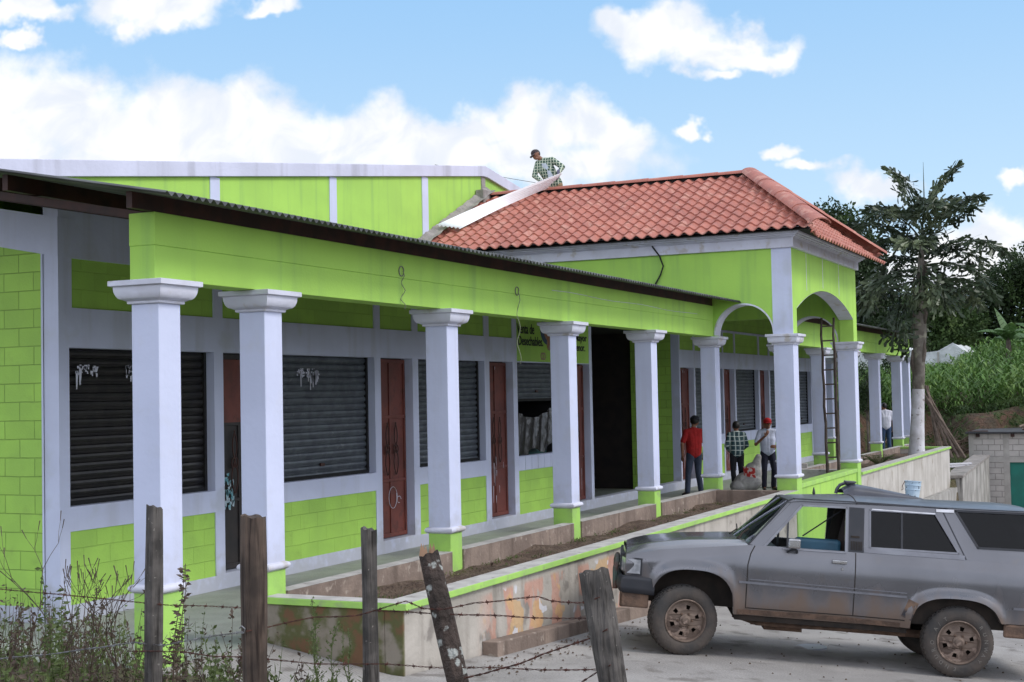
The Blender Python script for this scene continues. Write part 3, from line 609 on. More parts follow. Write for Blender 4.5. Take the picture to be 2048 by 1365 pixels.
lp = [(16.131, 3.2912), (16.15, 3.2912), (16.15, 3.775)]+ap[::-1][1:-1]+[(21.27, 3.775), (21.27, 3.2912), (21.299, 3.2912), (21.299, 4.9), (16.131, 4.9)]
MB().poly([lp], fy(-1.624), .30).build('front_wall', green, pav)
MB().box(XL+.02, XL+.33, -1.6245, -1.32, 3.2912, 3.2915).build('wall_base', green, pav)
MB().grid(37, 2, lambda u, v: (21.265-5.11*u, -1.63+v*.31, az(21.265-5.11*u)-.006)).build('arch_lining', white_trim, pav)
MB().box(XL-.006, XL+.01, YF-.004, -1.265, 3.292, 4.875).build('pilaster', white, pav)
# expansion lines on the front wall
jl = MB()
for x, z in ((17.0, 4.15), (18.4, 4.27), (19.9, 4.2)): jl.box(x-.012, x+.012, -1.628, -1.62, z, 4.88)
jl.build('filler_line', white_trim, pav)
# cornice: stepped slabs
cn = MB()
for e, z0, z1 in ((.06, 4.866, 5.045), (.085, 5.045, 5.062), (.11, 5.062, 5.085), (.15, 5.085, 5.115), (.185, 5.115, 5.16), (.20, 5.16, 5.225)):
    cn.box(XL-e, XR+e, YF-e, 5.98, z0, z1)
cn.build('cornice', white_trim, pav, bevel=.008)
# tiled hip roof
XM = 18.715; ZR = 6.72; YR = -.10; XE = 15.33; YE = -2.16; ZE = 5.17
def tileprof(s, v, rows):
    w = (s/.235) % 1.0
    h = .030*math.cos(2*math.pi*w)
    r = v*rows; fr = r-math.floor(r) if v < 1 else 1
    return h+.030*fr
def slope(side):
    mb = MB(); rows = 12; nu = 330; per = 5; nv = rows*per
    vv = []
    for r in range(rows):
        for q in (0, .35, .7, .94, .999): vv.append((r+q)/rows)
    vv.append(1.0)
    def P(s0, v):
        if side == 'front':
            x0, x1 = XM+(XE-XM)*v, XM-(XE+.2-XM)*v
            x = x0+s0*(x1-x0); y = YR+(-2.24-YR)*v; z = ZR+(4.98-ZR)*v
            return (x, y-.25*tileprof(x, min(v, .9999), rows), z+tileprof(x, min(v, .9999), rows)), x
        ye = YR+(YE-YR)*v; y = ye+s0*(5.95-ye); sg = -1 if side == 'left' else 1
        x = XM+sg*(XM-XE)*v; z = ZR+(ZE-ZR)*v; h = tileprof(y, min(v, .9999), rows)
        return (x+sg*.3*h, y, z+h), y
    n = nu if side != 'front' else 260
    vs = [P(i/(n-1), v)[0] for v in vv for i in range(n)]
    fs = [(j*n+i, j*n+i+1, (j+1)*n+i+1, (j+1)*n+i) for j in range(len(vv)-1) for i in range(n-1)]
    mb.add(vs, fs)
    # underside
    k = len(vv)-1
    o = mb.build('roof_slope', tile, pav, smooth=True, ang=50)
    sol = o.modifiers.new('solid', 'SOLIDIFY'); sol.thickness = .018; sol.offset = -1
for sd_ in ('left', 'right', 'front'): slope(sd_)
dk = MB(); e_ = .07
dk.add([(XE+.15, YE+.1, ZE-.02), (2*XM-XE-.15, YE+.1, ZE-.02), (2*XM-XE-.15, 5.9, ZE-.02), (XE+.15, 5.9, ZE-.02), (XM, YR+.05, ZR-e_+.03), (XM, 5.9, ZR-e_+.03)], [(0, 1, 4), (1, 2, 5, 4), (2, 3, 5), (3, 0, 4, 5), (0, 3, 2, 1)])
dk.build('gap_shade_underlay', dark_m, pav)  # near-black underlay added so gaps below tiles and caps look shaded
MB().box(XM-.03, XM+.03, YR, 5.9, ZR-.1, ZR+.09).build('ridge_gap_shade', dark_m, pav)  # near-black strip added to keep the gaps along the ridge dark
def capline(p0, p1, n, r, flat=.7, lead=0):
    mb = MB(); p0 = Vector(p0); p1 = Vector(p1); d = (p1-p0); L = d.length; d.normalize(); side = d.cross(Vector((0, 0, 1))).normalized(); upv = side.cross(d)
    for i in range(n):
        a = p0+d*(L*i/n-.03); b = p0+d*(L*(i+1)/n+.05)
        for (rr, o_) in ((r, 0.), (r-.012, -.012)):
            mb.grid(11, 2, lambda u, v, a=a, b=b, rr=rr, o_=o_: tuple((a if v < .5 else b)+side*math.cos(math.pi*u)*(rr+(.03 if v > .5 else 0)*lead+(.008 if v > .5 else 0))+upv*(math.sin(math.pi*u)*(rr*flat+(.014 if v > .5 else 0))+.02)))
        for rr in (.0,):
            mb.grid(11, 2, lambda u, v, b=b: tuple(b+side*math.cos(math.pi*u)*(r-.012+.02*v)+upv*(math.sin(math.pi*u)*(r*flat-.01+.024*v)+.02)))
    return mb
capline((XM, 5.95, ZR+.01), (XM, YR-.05, ZR+.01), 8, .10).build('ridge_cap', tile, pav, smooth=True)
capline((XM-.05, YR-.03, ZR+.02), (XE-.08, YE-.14, ZE+.02), 4, .18, .55).build('ridge_cap', tile, pav, smooth=True)
capline((XM+.05, YR-.03, ZR+.02), (2*XM-XE-.36, YE+.02, ZE+.02), 4, .18, .55).build('ridge_cap', tile, pav, smooth=True)
# cement fillet where the tiles meet the hall
mb = MB(); rr = random.Random(3); n = 60
mb.grid(n, 3, lambda u, v: (XE+.2+u*(XM-XE-.1), 5.86+.12*v-(.12+.02*math.sin(u*47))*(1-v), 5.17+.09+(u*(XM-XE-.1)+.2)*(ZR-ZE)/(XM-XE)+.03+.12*v*(v > .6)*(.8+.16*math.sin(u*91)*math.sin(u*37))))
mb.build('cement_fillet', rawcem, pav)
bx('cement_fillet', rawcem, pav, 18.3, 18.9, 5.8, 5.98, 6.55, 6.84)
# black cable from the eave to the porch roof
MB().tube([(15.79, 1.05, 5.1), (15.70, .98, 5.02), (15.72, .86, 4.85), (15.75, .80, 4.66), (15.76, .86, 4.5), (15.77, 1.0, 4.28), (15.78, 1.05, 4.2)], .016, 6).build('cable', mk('black_cable', (.01, .01, .01), rough=.5), pav)
# low wall between the two front columns
MB().box(16.17, 21.27, -1.60, -1.38, -1.3, .46).build('low_wall', green, pav)
MB().box(16.165, 21.265, -1.625, -1.36, .46, .545).build('low_wall_coping', green_hi, pav, bevel=.01)

# ------------------------------------------------------------------ planters and kerbs
lp_ = empty('long_planter', (1.3, -1.65, 0), label='long stained plaster planter wall with green edged coping, left of the pavilion', cat='planter')
MB().box(1.32, 15.79, -1.61, -1.42, -1.25, .385).box(1.32, 1.50, -1.42, -.15, -.5, .385).build('planter_wall', planter_m, lp_, bevel=.012)
MB().box(1.29, 15.79, -1.66, -1.40, .385, .447).box(1.29, 1.52, -1.40, -.16, .385, .447).build('coping', green_hi, lp_, bevel=.006)
MB().box(1.295, 15.79, -1.655, -1.405, .447, .4505).box(1.295, 1.515, -1.405, -.16, .447, .4505).build('coping_top', conc_top, lp_)
MB().grid(40, 10, lambda u, v: (1.5+u*14.3, -1.43+v*1.3, .20+.03*math.sin(u*50)+.03*math.sin(u*23+v*5)+.02*math.sin(v*9+u*90)+.03*v)).build('soil', soil, lp_, smooth=True)
def kerb(x0, x1, parent):
    MB().box(x0, x1, -.17, .0, -.1, .455).build('kerb', kerb_m, parent, bevel=.01)
    MB().box(x0, x1, -.172, .002, .455, .459).build('kerb_top', conc_top, parent)
for a, b in zip(XC[1:5], XC[2:6]): kerb(a+.146, b-.146, lp_)
MB().box(15.6, 15.78, -1.41, -.17, -.2, .45).build('end_kerb', kerb_m, lp_, bevel=.01)
n = 26
MB().poly([[(2.88, plane(2.88, -1.8)-.2), (2.88, plane(2.88, -1.8)+.14), (15.7, plane(15.7, -1.8)+.16), (15.7, plane(15.7, -1.8)-.2)]], lambda u, v, w: (u, -1.78+w, v), .17).build('foot_kerb', kerb_m, lp_, bevel=.01)
rp_ = empty('right_planter', (21.65, -1.65, 0), label='stained white planter wall under the palm, right of the pavilion', cat='planter')
planter_w = mk('whitewashed_planter_plaster', (.52, .49, .45), (.42, .39, .35), 1.6, .92, bump=.4, bscale=18, streak=.5, sc=(.25, .22, .18), sscale=4, third=(.33, .29, .24), tscale=2.2, tlo=.6, thi=.72)
MB().box(21.645, 35.4, -1.61, -1.42, -2.2, .385).box(35.2, 35.4, -1.42, -.15, -1, .385).build('planter_wall', planter_w, rp_, bevel=.012)
MB().box(21.645, 35.45, -1.66, -1.38, .385, .447).box(35.18, 35.45, -1.40, -.14, .385, .447).build('coping', green_hi, rp_, bevel=.006)
MB().box(21.646, 35.44, -1.655, -1.385, .447, .4505).build('coping_top', conc_top, rp_)
MB().grid(40, 10, lambda u, v: (21.7+u*13.6, -1.43+v*1.3, .24+.04*math.sin(u*50)+.03*math.sin(u*23+v*5))).build('soil', soil, rp_, smooth=True)
for a, b in zip([21.45]+XC[7:11], XC[7:12]): kerb(a+.146, b-.146, rp_)
MB().box(21.66, 21.84, -1.41, -.17, -.2, .50).build('end_kerb', conc_top, rp_, bevel=.01)
# streaked retaining walls leading on to the block building
rw = empty('retaining_wall', (36, -1.8, -1), label='grey concrete retaining wall with black rain streaks before the block house', cat='wall')
streaky = mk('streaked_concrete', (.40, .38, .35), (.30, .285, .26), 2, .95, bump=.4, bscale=15, streak=1., sc=(.045, .042, .04), sscale=9)
MB().poly([[(35.5, -2.6), (35.5, -.52), (42.7, -.22), (42.7, -2.8)]], lambda u, v, w: (u, -1.95+w, v), .5).build('wall_body', streaky, rw)
MB().poly([[(35.42, -.518), (35.42, -.44), (42.7, -.14), (42.7, -.219)]], lambda u, v, w: (u, -1.98+w, v), .56).build('coping', conc, rw)
MB().poly([[(28.5, -2.4), (28.5, -.72), (35.5, -.80), (35.5, -2.4)]], lambda u, v, w: (u, -1.80+w, v), .17).build('lower_wall', streaky, rw)
# ------------------------------------------------------------------ block house
bh_ = empty('block_house', (43, -1.2, -2.5), label='unpainted grey block house with teal metal door at right edge', cat='building')
blk = block_mat('bare_grey_blocks', 'Y', (0.05, 0), c=(.50, .46, .43), c2=(.43, .40, .37), mort=.55, bw=.41, bh=.205, msize=.014)
MB().box(43, 43.2, -2.42, -1.24, -3, .585).box(43, 43.2, -7, -2.6, -.42, .585).build('wall', blk, bh_)
MB().box(43.2, 48, -1.44, -1.24, -3, .55).build('wall', blk, bh_)
cm_ = mk('cement_frame', (.40, .375, .345), (.33, .31, .285), 3, .95, bump=.3, bscale=20)
MB().box(42.985, 43.2, -1.40, -1.235, -3, .585).box(42.985, 43.2, -2.60, -2.40, -3, .585).box(42.98, 43.2, -7, -1.236, -.42, -.22).build('concrete_frame', cm_, bh_)
MB().box(43.08, 43.12, -4.6, -2.6, -3, -.42).build('door', mk('teal_door_paint', (.01, .17, .13), (.012, .13, .10), 2, .5), bh_)
MB().box(42.8, 49, -7.2, -1.15, .60, .66).build('roof', mk('dark_roof_sheet', (.045, .045, .05), (.03, .03, .03), 3, .7), bh_)
for y in (-1.55, -2.72, -3.9): MB().box(42.9, 43.3, y-.07, y+.05, .48, .60).build('roof_beam', steel, bh_)
tw = MB(); rr = random.Random(5)
for i in range(16): a = rr.random()*3; tw.tube([(43.5+rr.random()*2, -2.9-rr.random()*1.2, .70+rr.random()*.12), (43.5+rr.random()*2, -2.9-rr.random()*1.8, .72+rr.random()*.25)], .03+.02*rr.random(), 5)
tag(tw.build('wood_pile', mk('dead_wood', (.24, .18, .14), (.12, .09, .07), 4, .95)), 'heap of broken branches lying on the flat roof of the block house', 'firewood')
MB().box(43, 43.1, -1.9, -1.2, .67, .70).build('roof_litter', rust, bh_)

# ------------------------------------------------------------------ smooth bodies (people, sacks)
def caps_mesh(parts, voxel):
    mb = MB()
    for p in parts:
        if p[0] == 'c':
            _, a, b, r0, r1 = p; a = Vector(a); b = Vector(b); d = (b-a).normalized() if (b-a).length > 1e-6 else Vector((0, 0, 1))
            pts = []; rs = []
            for k in range(1, 6): t = k/5*math.pi/2; pts.append(a-d*r0*math.cos(t)); rs.append(r0*math.sin(t))
            for k in range(0, 5): t = k/5*math.pi/2; pts.append(b+d*r1*math.sin(t)); rs.append(r1*math.cos(t))
            mb.tube(pts, rs, 14)
        else:
            _, c, r = p; c = Vector(c); n0 = len(mb.v)
            prof = [(max(.001, math.sin(math.pi*k/12)), -math.cos(math.pi*k/12)) for k in range(13)]
            mb.lathe(prof, 16)
            for i in range(n0, len(mb.v)): v = mb.v[i]; mb.v[i] = (c.x+v[0]*r[0], c.y+v[1]*r[1], c.z+v[2]*r[2])
    me = bpy.data.meshes.new('tmp'); me.from_pydata(mb.v, [], mb.f)
    o = bpy.data.objects.new('tmp', me); COL.objects.link(o)
    m = o.modifiers.new('r', 'REMESH'); m.mode = 'VOXEL'; m.voxel_size = voxel; m.use_smooth_shade = True
    sm_ = o.modifiers.new('s', 'SMOOTH'); sm_.factor = .5; sm_.iterations = 2
    dg = bpy.context.evaluated_depsgraph_get(); out = bpy.data.meshes.new_from_object(o.evaluated_get(dg))
    bpy.data.objects.remove(o); bpy.data.meshes.remove(me)
    return out
def soft(name, parts, mat, parent, voxel=.011, **kw):
    me = caps_mesh(parts, voxel); me.materials.clear(); me.materials.append(mat)
    for p in me.polygons: p.material_index = 0
    o = bpy.data.objects.new(name, me); COL.objects.link(o)
    if parent: o.parent = parent
    return tag(o, **kw)
def plaid(name, a, b, c, s=16):
    m = bpy.data.materials.new(name); m.use_nodes = True; t = m.node_tree; L = t.links.new; bs = t.nodes['Principled BSDF']; bs.inputs['Roughness'].default_value = .9
    tc = N(t, 'ShaderNodeTexCoord'); cur = None
    fs = []
    for ax, rot in (((1, 0, 0), 0), ((0, 0, 1), 0)):
        w = N(t, 'ShaderNodeTexWave', bands_direction='X' if ax[0] else 'Z'); w.inputs['Scale'].default_value = s/6; w.inputs['Distortion'].default_value = 1.2; w.inputs['Detail'].default_value = 0; L(tc.outputs['Object'], w.inputs['Vector'])
        fs.append(w.outputs['Fac'])
    def mixf(f, x, y, lo, hi):
        r = N(t, 'ShaderNodeMapRange'); L(f, r.inputs[0]); r.inputs[1].default_value = lo; r.inputs[2].default_value = hi
        n = N(t, 'ShaderNodeMix', data_type='RGBA'); L(r.outputs[0], n.inputs[0])
        for i, v in ((6, x), (7, y)):
            if isinstance(v, tuple): n.inputs[i].default_value = (*v, 1)
            else: L(v, n.inputs[i])
        return n.outputs[2]
    x = mixf(fs[0], a, b, .35, .5); x2 = mixf(fs[1], x, a, .55, .7); x3 = mixf(fs[0], x2, c, .9, .96); x4 = mixf(fs[1], x3, c, .9, .96)
    L(x4, bs.inputs['Base Color']); return m
skin = mk('brown_skin', (.23, .105, .06), (.19, .085, .05), 8, .55)
hairm = mk('black_hair', (.012, .010, .009), rough=.5)
eye_m = mk('dark_eye', (.015, .01, .01), rough=.2)
def clothm(name, c, s=.75): return mk(name, c, tuple(x*s for x in c), 7, .95, bump=.5, bscale=14, bdist=.03)
def hand(parts, wrist, d, palm_n, L=.17, curl=.5):
    """palm, four unequal bent fingers and a thumb leaving the side of the palm"""
    w = Vector(wrist); d = Vector(d).normalized(); n = Vector(palm_n); n = (n-d*n.dot(d)).normalized(); s = d.cross(n)
    pe = w+d*.085
    for k in (-1, -.33, .33, 1): parts.append(('c', w+s*.018*k, pe+s*.030*k, .013, .012))
    for k, l in ((-1, .062), (-.33, .074), (.33, .080), (1, .070)):
        a = pe+s*.030*k; b = a+(d*.8+n*curl*.5).normalized()*l*.5; c = b+(d*.6+n*curl).normalized()*l*.5
        parts.append(('c', a, b, .0095, .009)); parts.append(('c', b, c, .009, .0075))
    t0 = w+s*.026+d*.02; t1 = t0+(d*.5+s*.8).normalized()*.045; t2 = t1+(d*.85+s*.2+n*.3).normalized()*.03
    parts.append(('c', t0, t1, .012, .010)); parts.append(('c', t1, t2, .010, .008))
def person(label, loc, heading, J, outfit, H=1.68, group=None):
    """J: joints in local metres, x = its right, y = forward, z up"""
    M = Matrix.Translation(loc) @ Matrix.Rotation(heading, 4, 'Z') @ Matrix.Scale(H/1.70, 4)
    o = empty('person', mat=M, label=label, cat='person')
    g = lambda k: Vector(J[k])
    hc = g('head'); nk = g('neck'); hd = Vector(J.get('face', (0, 1, 0))).normalized(); upv = (hc-nk); upv = (upv-hd*upv.dot(hd)).normalized(); sd_ = hd.cross(upv)
    parts = [('e', hc+upv*.02, (.082, .102, .114)), ('c', hc-upv*.045+hd*.025, hc-upv*.06+hd*.045, .058, .040), ('c', nk-upv*.05, hc-upv*.05-hd*.01, .058, .052)]
    nose = hc+hd*.098; parts += [('c', nose+upv*.018-hd*.01, nose-upv*.018+hd*.012, .009, .014), ('c', hc+hd*.085-upv*.058-sd_*.016, hc+hd*.085-upv*.058+sd_*.016, .010, .010)]
    parts += [('c', hc+hd*.078+upv*.035-sd_*.04, hc+hd*.078+upv*.035+sd_*.04, .014, .014)]
    for q in (-1, 1): parts.append(('e', hc+sd_*.080*q-hd*.01, (.014, .022, .03)))
    ch, pv = g('chest'), g('pelvis')
    fat = J.get('fat', 1.)
    parts += [('c', ch, pv, .085, .08), ('c', (g('shR')*.8+g('shL')*.2), (g('shR')*.2+g('shL')*.8), .045, .045)]
    md_ = (g('shR')+g('shL'))/2; sx_ = (g('shR')-g('shL')).normalized()
    torso = [('c', ch+sx_*.065, pv+sx_*.055, .122*fat, .115*fat), ('c', ch-sx_*.065, pv-sx_*.055, .122*fat, .115*fat), ('c', ch, pv, .125*fat, .12*fat), ('c', md_+sx_*.12, ch+sx_*.05, .075*fat, .12*fat), ('c', md_-sx_*.12, ch-sx_*.05, .075*fat, .12*fat), ('c', g('shR'), g('shL'), .070*fat, .070*fat), ('c', nk-upv*.035, ch, .072, .11), ('c', nk-upv*.03, g('shR'), .066, .06), ('c', nk-upv*.03, g('shL'), .066, .06)]
    shirt = list(torso)
    for q in 'RL':
        sh, el, wr = g('sh'+q), g('el'+q), g('wr'+q)
        parts += [('c', sh, el, .048, .038), ('c', el, wr, .037, .025)]
        fwd = Vector(J.get('hd'+q, tuple((wr-el).normalized()))); hand(parts, wr, fwd, J.get('pn'+q, (0, 1, 0)), curl=J.get('curl', .6))
        if outfit.get('sleeve', 'short') == 'long': shirt += [('c', sh, el, .070*fat, .057*fat), ('c', el, el*.12+wr*.88, .056*fat, .046)]
        else: shirt += [('c', sh, sh*.25+el*.75, .066, .062)]
    tr = [('c', pv+Vector((-.045, 0, .03)), pv+Vector((.045, 0, .03)), .115, .115)]
    shoes = []
    for q, sx in (('R', 1), ('L', -1)):
        hp = pv+Vector((.085*sx, 0, -.03)); kn, an = g('kn'+q), g('an'+q)
        parts += [('c', hp, kn, .075, .05), ('c', kn, an, .05, .035)]
        tr += [('c', hp, kn, .098, .068), ('c', kn, an+Vector((0, 0, .03)), .066, .062)]
        f = Vector(J.get('ft'+q, (.02*sx, .2, -.03)))
        parts.append(('c', an+Vector((0, 0, -.03)), an+f*.6, .03, .025)); shoes.append(('c', an+Vector((0, -.04, -.035)), an+f*.9+Vector((0, 0, -.03)), .045, .04))
    soft('body', parts, skin, o, .0085)
    soft('shirt', shirt, outfit['shirt'], o, .012)
    soft('trousers', tr, outfit['trousers'], o, .013)
    soft('shoe', shoes[:1], outfit.get('shoe', hairm), o, .012); soft('shoe', shoes[1:], outfit.get('shoe', hairm), o, .012)
    hair = [('e', hc+upv*.04-hd*.022, (.092, .104, .104))]
    soft('hair', hair, hairm, o, .010)
    eyes = MB()
    for q in (-1, 1):
        c = hc+hd*.088+upv*.012+sd_*.032*q; eyes.box(c.x-.011, c.x+.011, c.y-.008, c.y+.008, c.z-.006, c.z+.006)
    eyes.build('eyes', eye_m, o)
    if 'cap' in outfit:
        cp = soft('cap', [('e', hc+upv*.062-hd*.012, (.100, .113, .090))], outfit['cap'], o, .009)
        bd = hd if not outfit.get('back') else -hd
        mb = MB(); c0 = hc+upv*.055+bd*.06
        mb.grid(9, 4, lambda u, v: tuple(c0+sd_*(u-.5)*.15*(1-.25*v)+bd*(.03+.10*v*math.sin(math.pi*(.15+.7*u)))-upv*(.02*v+.02*(2*u-1)**2)))
        b = mb.build('cap_brim', outfit.get('brim', outfit['cap']), cp); b.modifiers.new('s', 'SOLIDIFY').thickness = .01
    return o
stand = dict(head=(0, .03, 1.575), neck=(0, .0, 1.46), chest=(0, 0, 1.22), pelvis=(0, 0, .93), shR=(.175, 0, 1.385), shL=(-.175, 0, 1.385), elR=(.24, -.02, 1.11), elL=(-.24, -.02, 1.11), wrR=(.25, .08, .88), wrL=(-.25, .08, .88),
             knR=(.10, .02, .50), knL=(-.10, .02, .50), anR=(.11, -.01, .09), anL=(-.11, -.01, .09), hdR=(0, .2, -1), hdL=(0, .2, -1), pnR=(-1, .1, 0), pnL=(1, .1, 0))
def pose(**k): d = dict(stand); d.update(k); return d
denim = clothm('dark_denim', (.035, .045, .075)); black_cl = clothm('black_cloth', (.018, .018, .024)); navy = clothm('navy_trousers', (.025, .025, .045)); bluej = clothm('blue_jeans', (.05, .09, .18))
face = lambda dx, dy: math.atan2(dy, dx)-math.pi/2
# man in the red shirt, back to the street, beside the sixth column
person('man in red polo shirt and dark cap seen from behind beside a column', (20.0, 1.64, 0), face(.8, .75), pose(elR=(.27, .02, 1.12), wrR=(.27, .1, .9), elL=(-.29, -.03, 1.13), wrL=(-.27, .02, .88), anL=(-.20, -.05, .09), knL=(-.15, 0, .5), anR=(.17, .06, .09), head=(.05, .05, 1.59), face=(.5, .85, -.1)),
       dict(shirt=clothm('red_polo', (.30, .012, .012)), trousers=denim, cap=black_cl, brim=clothm('pale_brim', (.5, .48, .47))), 1.72)
person('person in dark plaid shirt and black trousers with back to the street', (21.7, 1.17, 0), face(.9, .5), pose(elR=(.25, -.03, 1.12), wrR=(.17, .15, 1.02), elL=(-.26, -.05, 1.12), wrL=(-.17, .13, 1.0), hdR=(-.6, .8, 0), hdL=(.6, .8, 0), anL=(-.09, -.06, .09), head=(.0, .04, 1.58)),
       dict(shirt=plaid('dark_plaid', (.02, .05, .06), (.06, .10, .10), (.42, .48, .46)), trousers=black_cl, sleeve='long'), 1.57)
person('man in red cap and pale printed polo shirt holding his chin', (21.9, .50, 0), face(-.9, -.42), pose(elR=(.29, .03, 1.10), wrR=(.09, .20, 1.30), hdR=(-.45, .1, .7), pnR=(0, -1, .3), elL=(-.26, -.02, 1.12), wrL=(-.16, .20, 1.05), hdL=(.8, .5, 0), face=(-.1, 1, 0), knL=(-.13, .02, .5)),
       dict(shirt=clothm('pale_blue_polo', (.58, .62, .76), .85), trousers=navy, cap=clothm('red_cap', (.45, .015, .02))), 1.63)
person('man in white T-shirt and blue jeans at the far end of the porch', (36.9, .56, .12), face(.9, .4), pose(head=(-.03, .06, 1.56), face=(-.6, .8, -.2)), dict(shirt=clothm('white_tshirt', (.68, .68, .76), .9), trousers=bluej), 1.68)
person('man in dark shirt half hidden behind the man in the white T-shirt', (37.7, .38, .12), face(-.8, .5), pose(face=(.3, 1, 0)), dict(shirt=clothm('dark_olive_shirt', (.035, .03, .025)), trousers=black_cl), 1.62)
# roofer: joints worked out in metres around the ridge, facing the street end
def wj(x, y, z): # world offsets -> local (facing -X): local y = -X, local x = +Y
    return (y-4.52, -(x-19.35), z-6.36)
roofer = dict(fat=1.03, head=wj(18.93, 4.77, 7.59), neck=wj(18.98, 4.67, 7.50), chest=wj(19.0, 4.57, 7.27), pelvis=wj(19.12, 4.42, 6.95), shR=wj(18.98, 4.76, 7.42), shL=wj(18.98, 4.42, 7.47),
              elR=wj(18.90, 4.82, 7.14), wrR=wj(18.78, 4.60, 6.98), elL=wj(19.02, 4.19, 7.30), wrL=wj(18.85, 4.22, 7.14), hdR=(-.9, .3, -.15), pnR=(0, .3, -1), hdL=(.05, .15, -1), pnL=(1, 0, 0),
              knR=(.16, .24, .42), knL=(-.18, .22, .42), anR=(.12, .02, .09), anL=(-.17, .0, .09), face=(.35, .8, -.35), curl=.5)
glove = clothm('grey_glove', (.13, .13, .19))
w_ = person('roofer in green plaid shirt, cap and gloves behind the tiled ridge', (19.35, 4.52, 6.36), math.pi/2, roofer, dict(shirt=plaid('green_plaid', (.035, .075, .055), (.17, .24, .17), (.60, .64, .50), 30), trousers=clothm('khaki_trousers', (.32, .22, .13)), sleeve='long', cap=clothm('brown_cap', (.05, .038, .04)), brim=clothm('cap_brim', (.10, .08, .08))), 1.70)
for q in 'RL':
    pp = []; w0 = Vector(roofer['wr'+q]); hand(pp, w0, roofer['hd'+q], roofer['pn'+q], curl=.5)
    pp = [(a, b, c, d*1.25, e*1.25) for a, b, c, d, e in pp]; d_ = Vector(roofer['hd'+q]).normalized(); pp.append(('c', w0-d_*.05, w0, .036, .036)); soft('glove', pp, glove, w_, .007)
tp = MB(); base = Vector(roofer['chest']); pv_ = Vector(roofer['pelvis'])
tp.grid(8, 10, lambda u, v: tuple((base+Vector((0, .0, .12))).lerp(pv_+Vector((0, 0, .05)), v)+Vector(((u-.5)*(.11+.06*v), .150+.012*math.sin(math.pi*u), 0))))
tp.build('undershirt', mk('white_green_tee', (.55, .62, .70), (.10, .50, .16), 5, .9, lo=.45, hi=.5), w_, smooth=True)
# the long corrugated sheet he holds
A, B, C_, D = Vector((16.25, 5.90, 5.84)), Vector((16.42, 5.42, 5.76)), Vector((18.62, 4.40, 6.80)), Vector((18.62, 4.02, 7.10))
mb = MB()
def sheetq(u, v):
    p = A.lerp(B, u)*(1-v)+D.lerp(C_, u)*v
    return (p.x, p.y, p.z+.016*math.sin(u*2*math.pi*6)+.03*math.sin(math.pi*v))
mb.grid(73, 12, sheetq); sh = mb.build('roofing_sheet', zinc_new, smooth=True); sh.modifiers.new('s', 'SOLIDIFY').thickness = .003
tag(sh, 'long white corrugated roofing sheet lying across the red tiles', 'roofing sheet')

# ------------------------------------------------------------------ sack, ladder, rubble, plank, bucket
sackm = mk('white_woven_sack', (.43, .41, .39), (.31, .295, .285), 4, .85, bump=.8, bscale=9, bdist=.05, third=(.33, .31, .30), tscale=9)
so_ = empty('sack', mat=Matrix.Translation((21.6, .85, 0)), label='big tied white sack with red print behind the man in the red cap', cat='sack')
soft('bag', [('e', (0, .05, .22), (.27, .32, .23)), ('e', (.05, -.05, .42), (.20, .21, .24)), ('c', (.05, -.12, .56), (.02, -.2, .78), .12, .07), ('e', (-.1, .22, .13), (.22, .22, .15))], sackm, so_, .014)
mb = MB(); mb.grid(8, 8, lambda u, v: (-.20-.03*math.sin(math.pi*u), (.08-.27*u+.02*v), .36+.22*v-.04*u)); mb.build('red_print', mk('sack_red_print', (.40, .03, .025), (.55, .45, .42), 13, .8, lo=.5, hi=.56), so_)
lw = mk('dark_ladder_wood', (.045, .032, .026), (.085, .065, .055), 6, .9, bump=.6, bscale=30)
ld = empty('ladder', (17.5, -.9, 0), label='rough dark wooden ladder leaning inside the arched pavilion', cat='ladder')
def lp3(t, s): # t along, s side
    a = Vector((20.6, -1.13, .0)).lerp(Vector((20.62, -1.07, 3.80)), t)
    b = Vector((20.66, -1.355, .0)).lerp(Vector((20.68, -1.32, 3.80)), t)
    return a.lerp(b, s)
for s_i in (0, 1):
    MB().tube([lp3(t/10, s_i)+Vector((.01*math.sin(t*2.1), .012*math.sin(t*3), 0)) for t in range(11)], [.035-.001*t for t in range(11)], 8).build('rail', lw, ld)
for k in range(12):
    t = .05+k*.082; MB().tube([lp3(t, -.08), lp3(t+.002, 1.08)], .018, 6).build('rung', lw, ld)
rb = MB(); rr = random.Random(9)
def rock(mb, c, r, rr):
    n0 = len(mb.v); mb.lathe([(max(.01, math.sin(math.pi*k/5)), -math.cos(math.pi*k/5)) for k in range(6)], 7)
    s = [r*rr.uniform(.6, 1.3) for _ in range(3)]
    for i in range(n0, len(mb.v)): v = mb.v[i]; j = rr.uniform(.8, 1.15); mb.v[i] = (c[0]+v[0]*s[0]*j, c[1]+v[1]*s[1]*j, c[2]+v[2]*s[2]*j)
sb = MB()
for (x, y, z, a) in ((22.9, -.0, .0, .3), (22.9, .35, .0, .1), (22.85, .15, .19, .4), (23.1, .5, .2, 0), (22.9, .05, .38, .2), (22.95, .3, .39, .15)):
    o = MB().box(-.10, .10, -.2, .2, 0, .185).build('concrete_block', mk('loose_block_%d' % int(x*100+z*100+y*10), (.42, .39, .36), (.33, .31, .29), 5, .95, bump=.4, bscale=20), bevel=.012)
    o.location = (x, y, z+.002); o.rotation_euler = (0, 0, a)
    tag(o, 'grey concrete block in the small heap on the porch between two columns', 'block', 'loose concrete blocks heaped on the porch')
tag(MB().poly([[(-.05, 0), (.05, 0), (.05, 1.75), (-.05, 1.75)]], lambda u, v, w: (23.0-.6+u*.4+.16*v, 4.3+w+.0*v, v+.002), .04).build('wooden_plank', wood), 'grey plank leaning in the dark open hallway', 'plank')
pm = mk('pole_wood', (.20, .15, .12), (.11, .08, .065), 5, .95, bump=.5, bscale=30)
rr = random.Random(12)
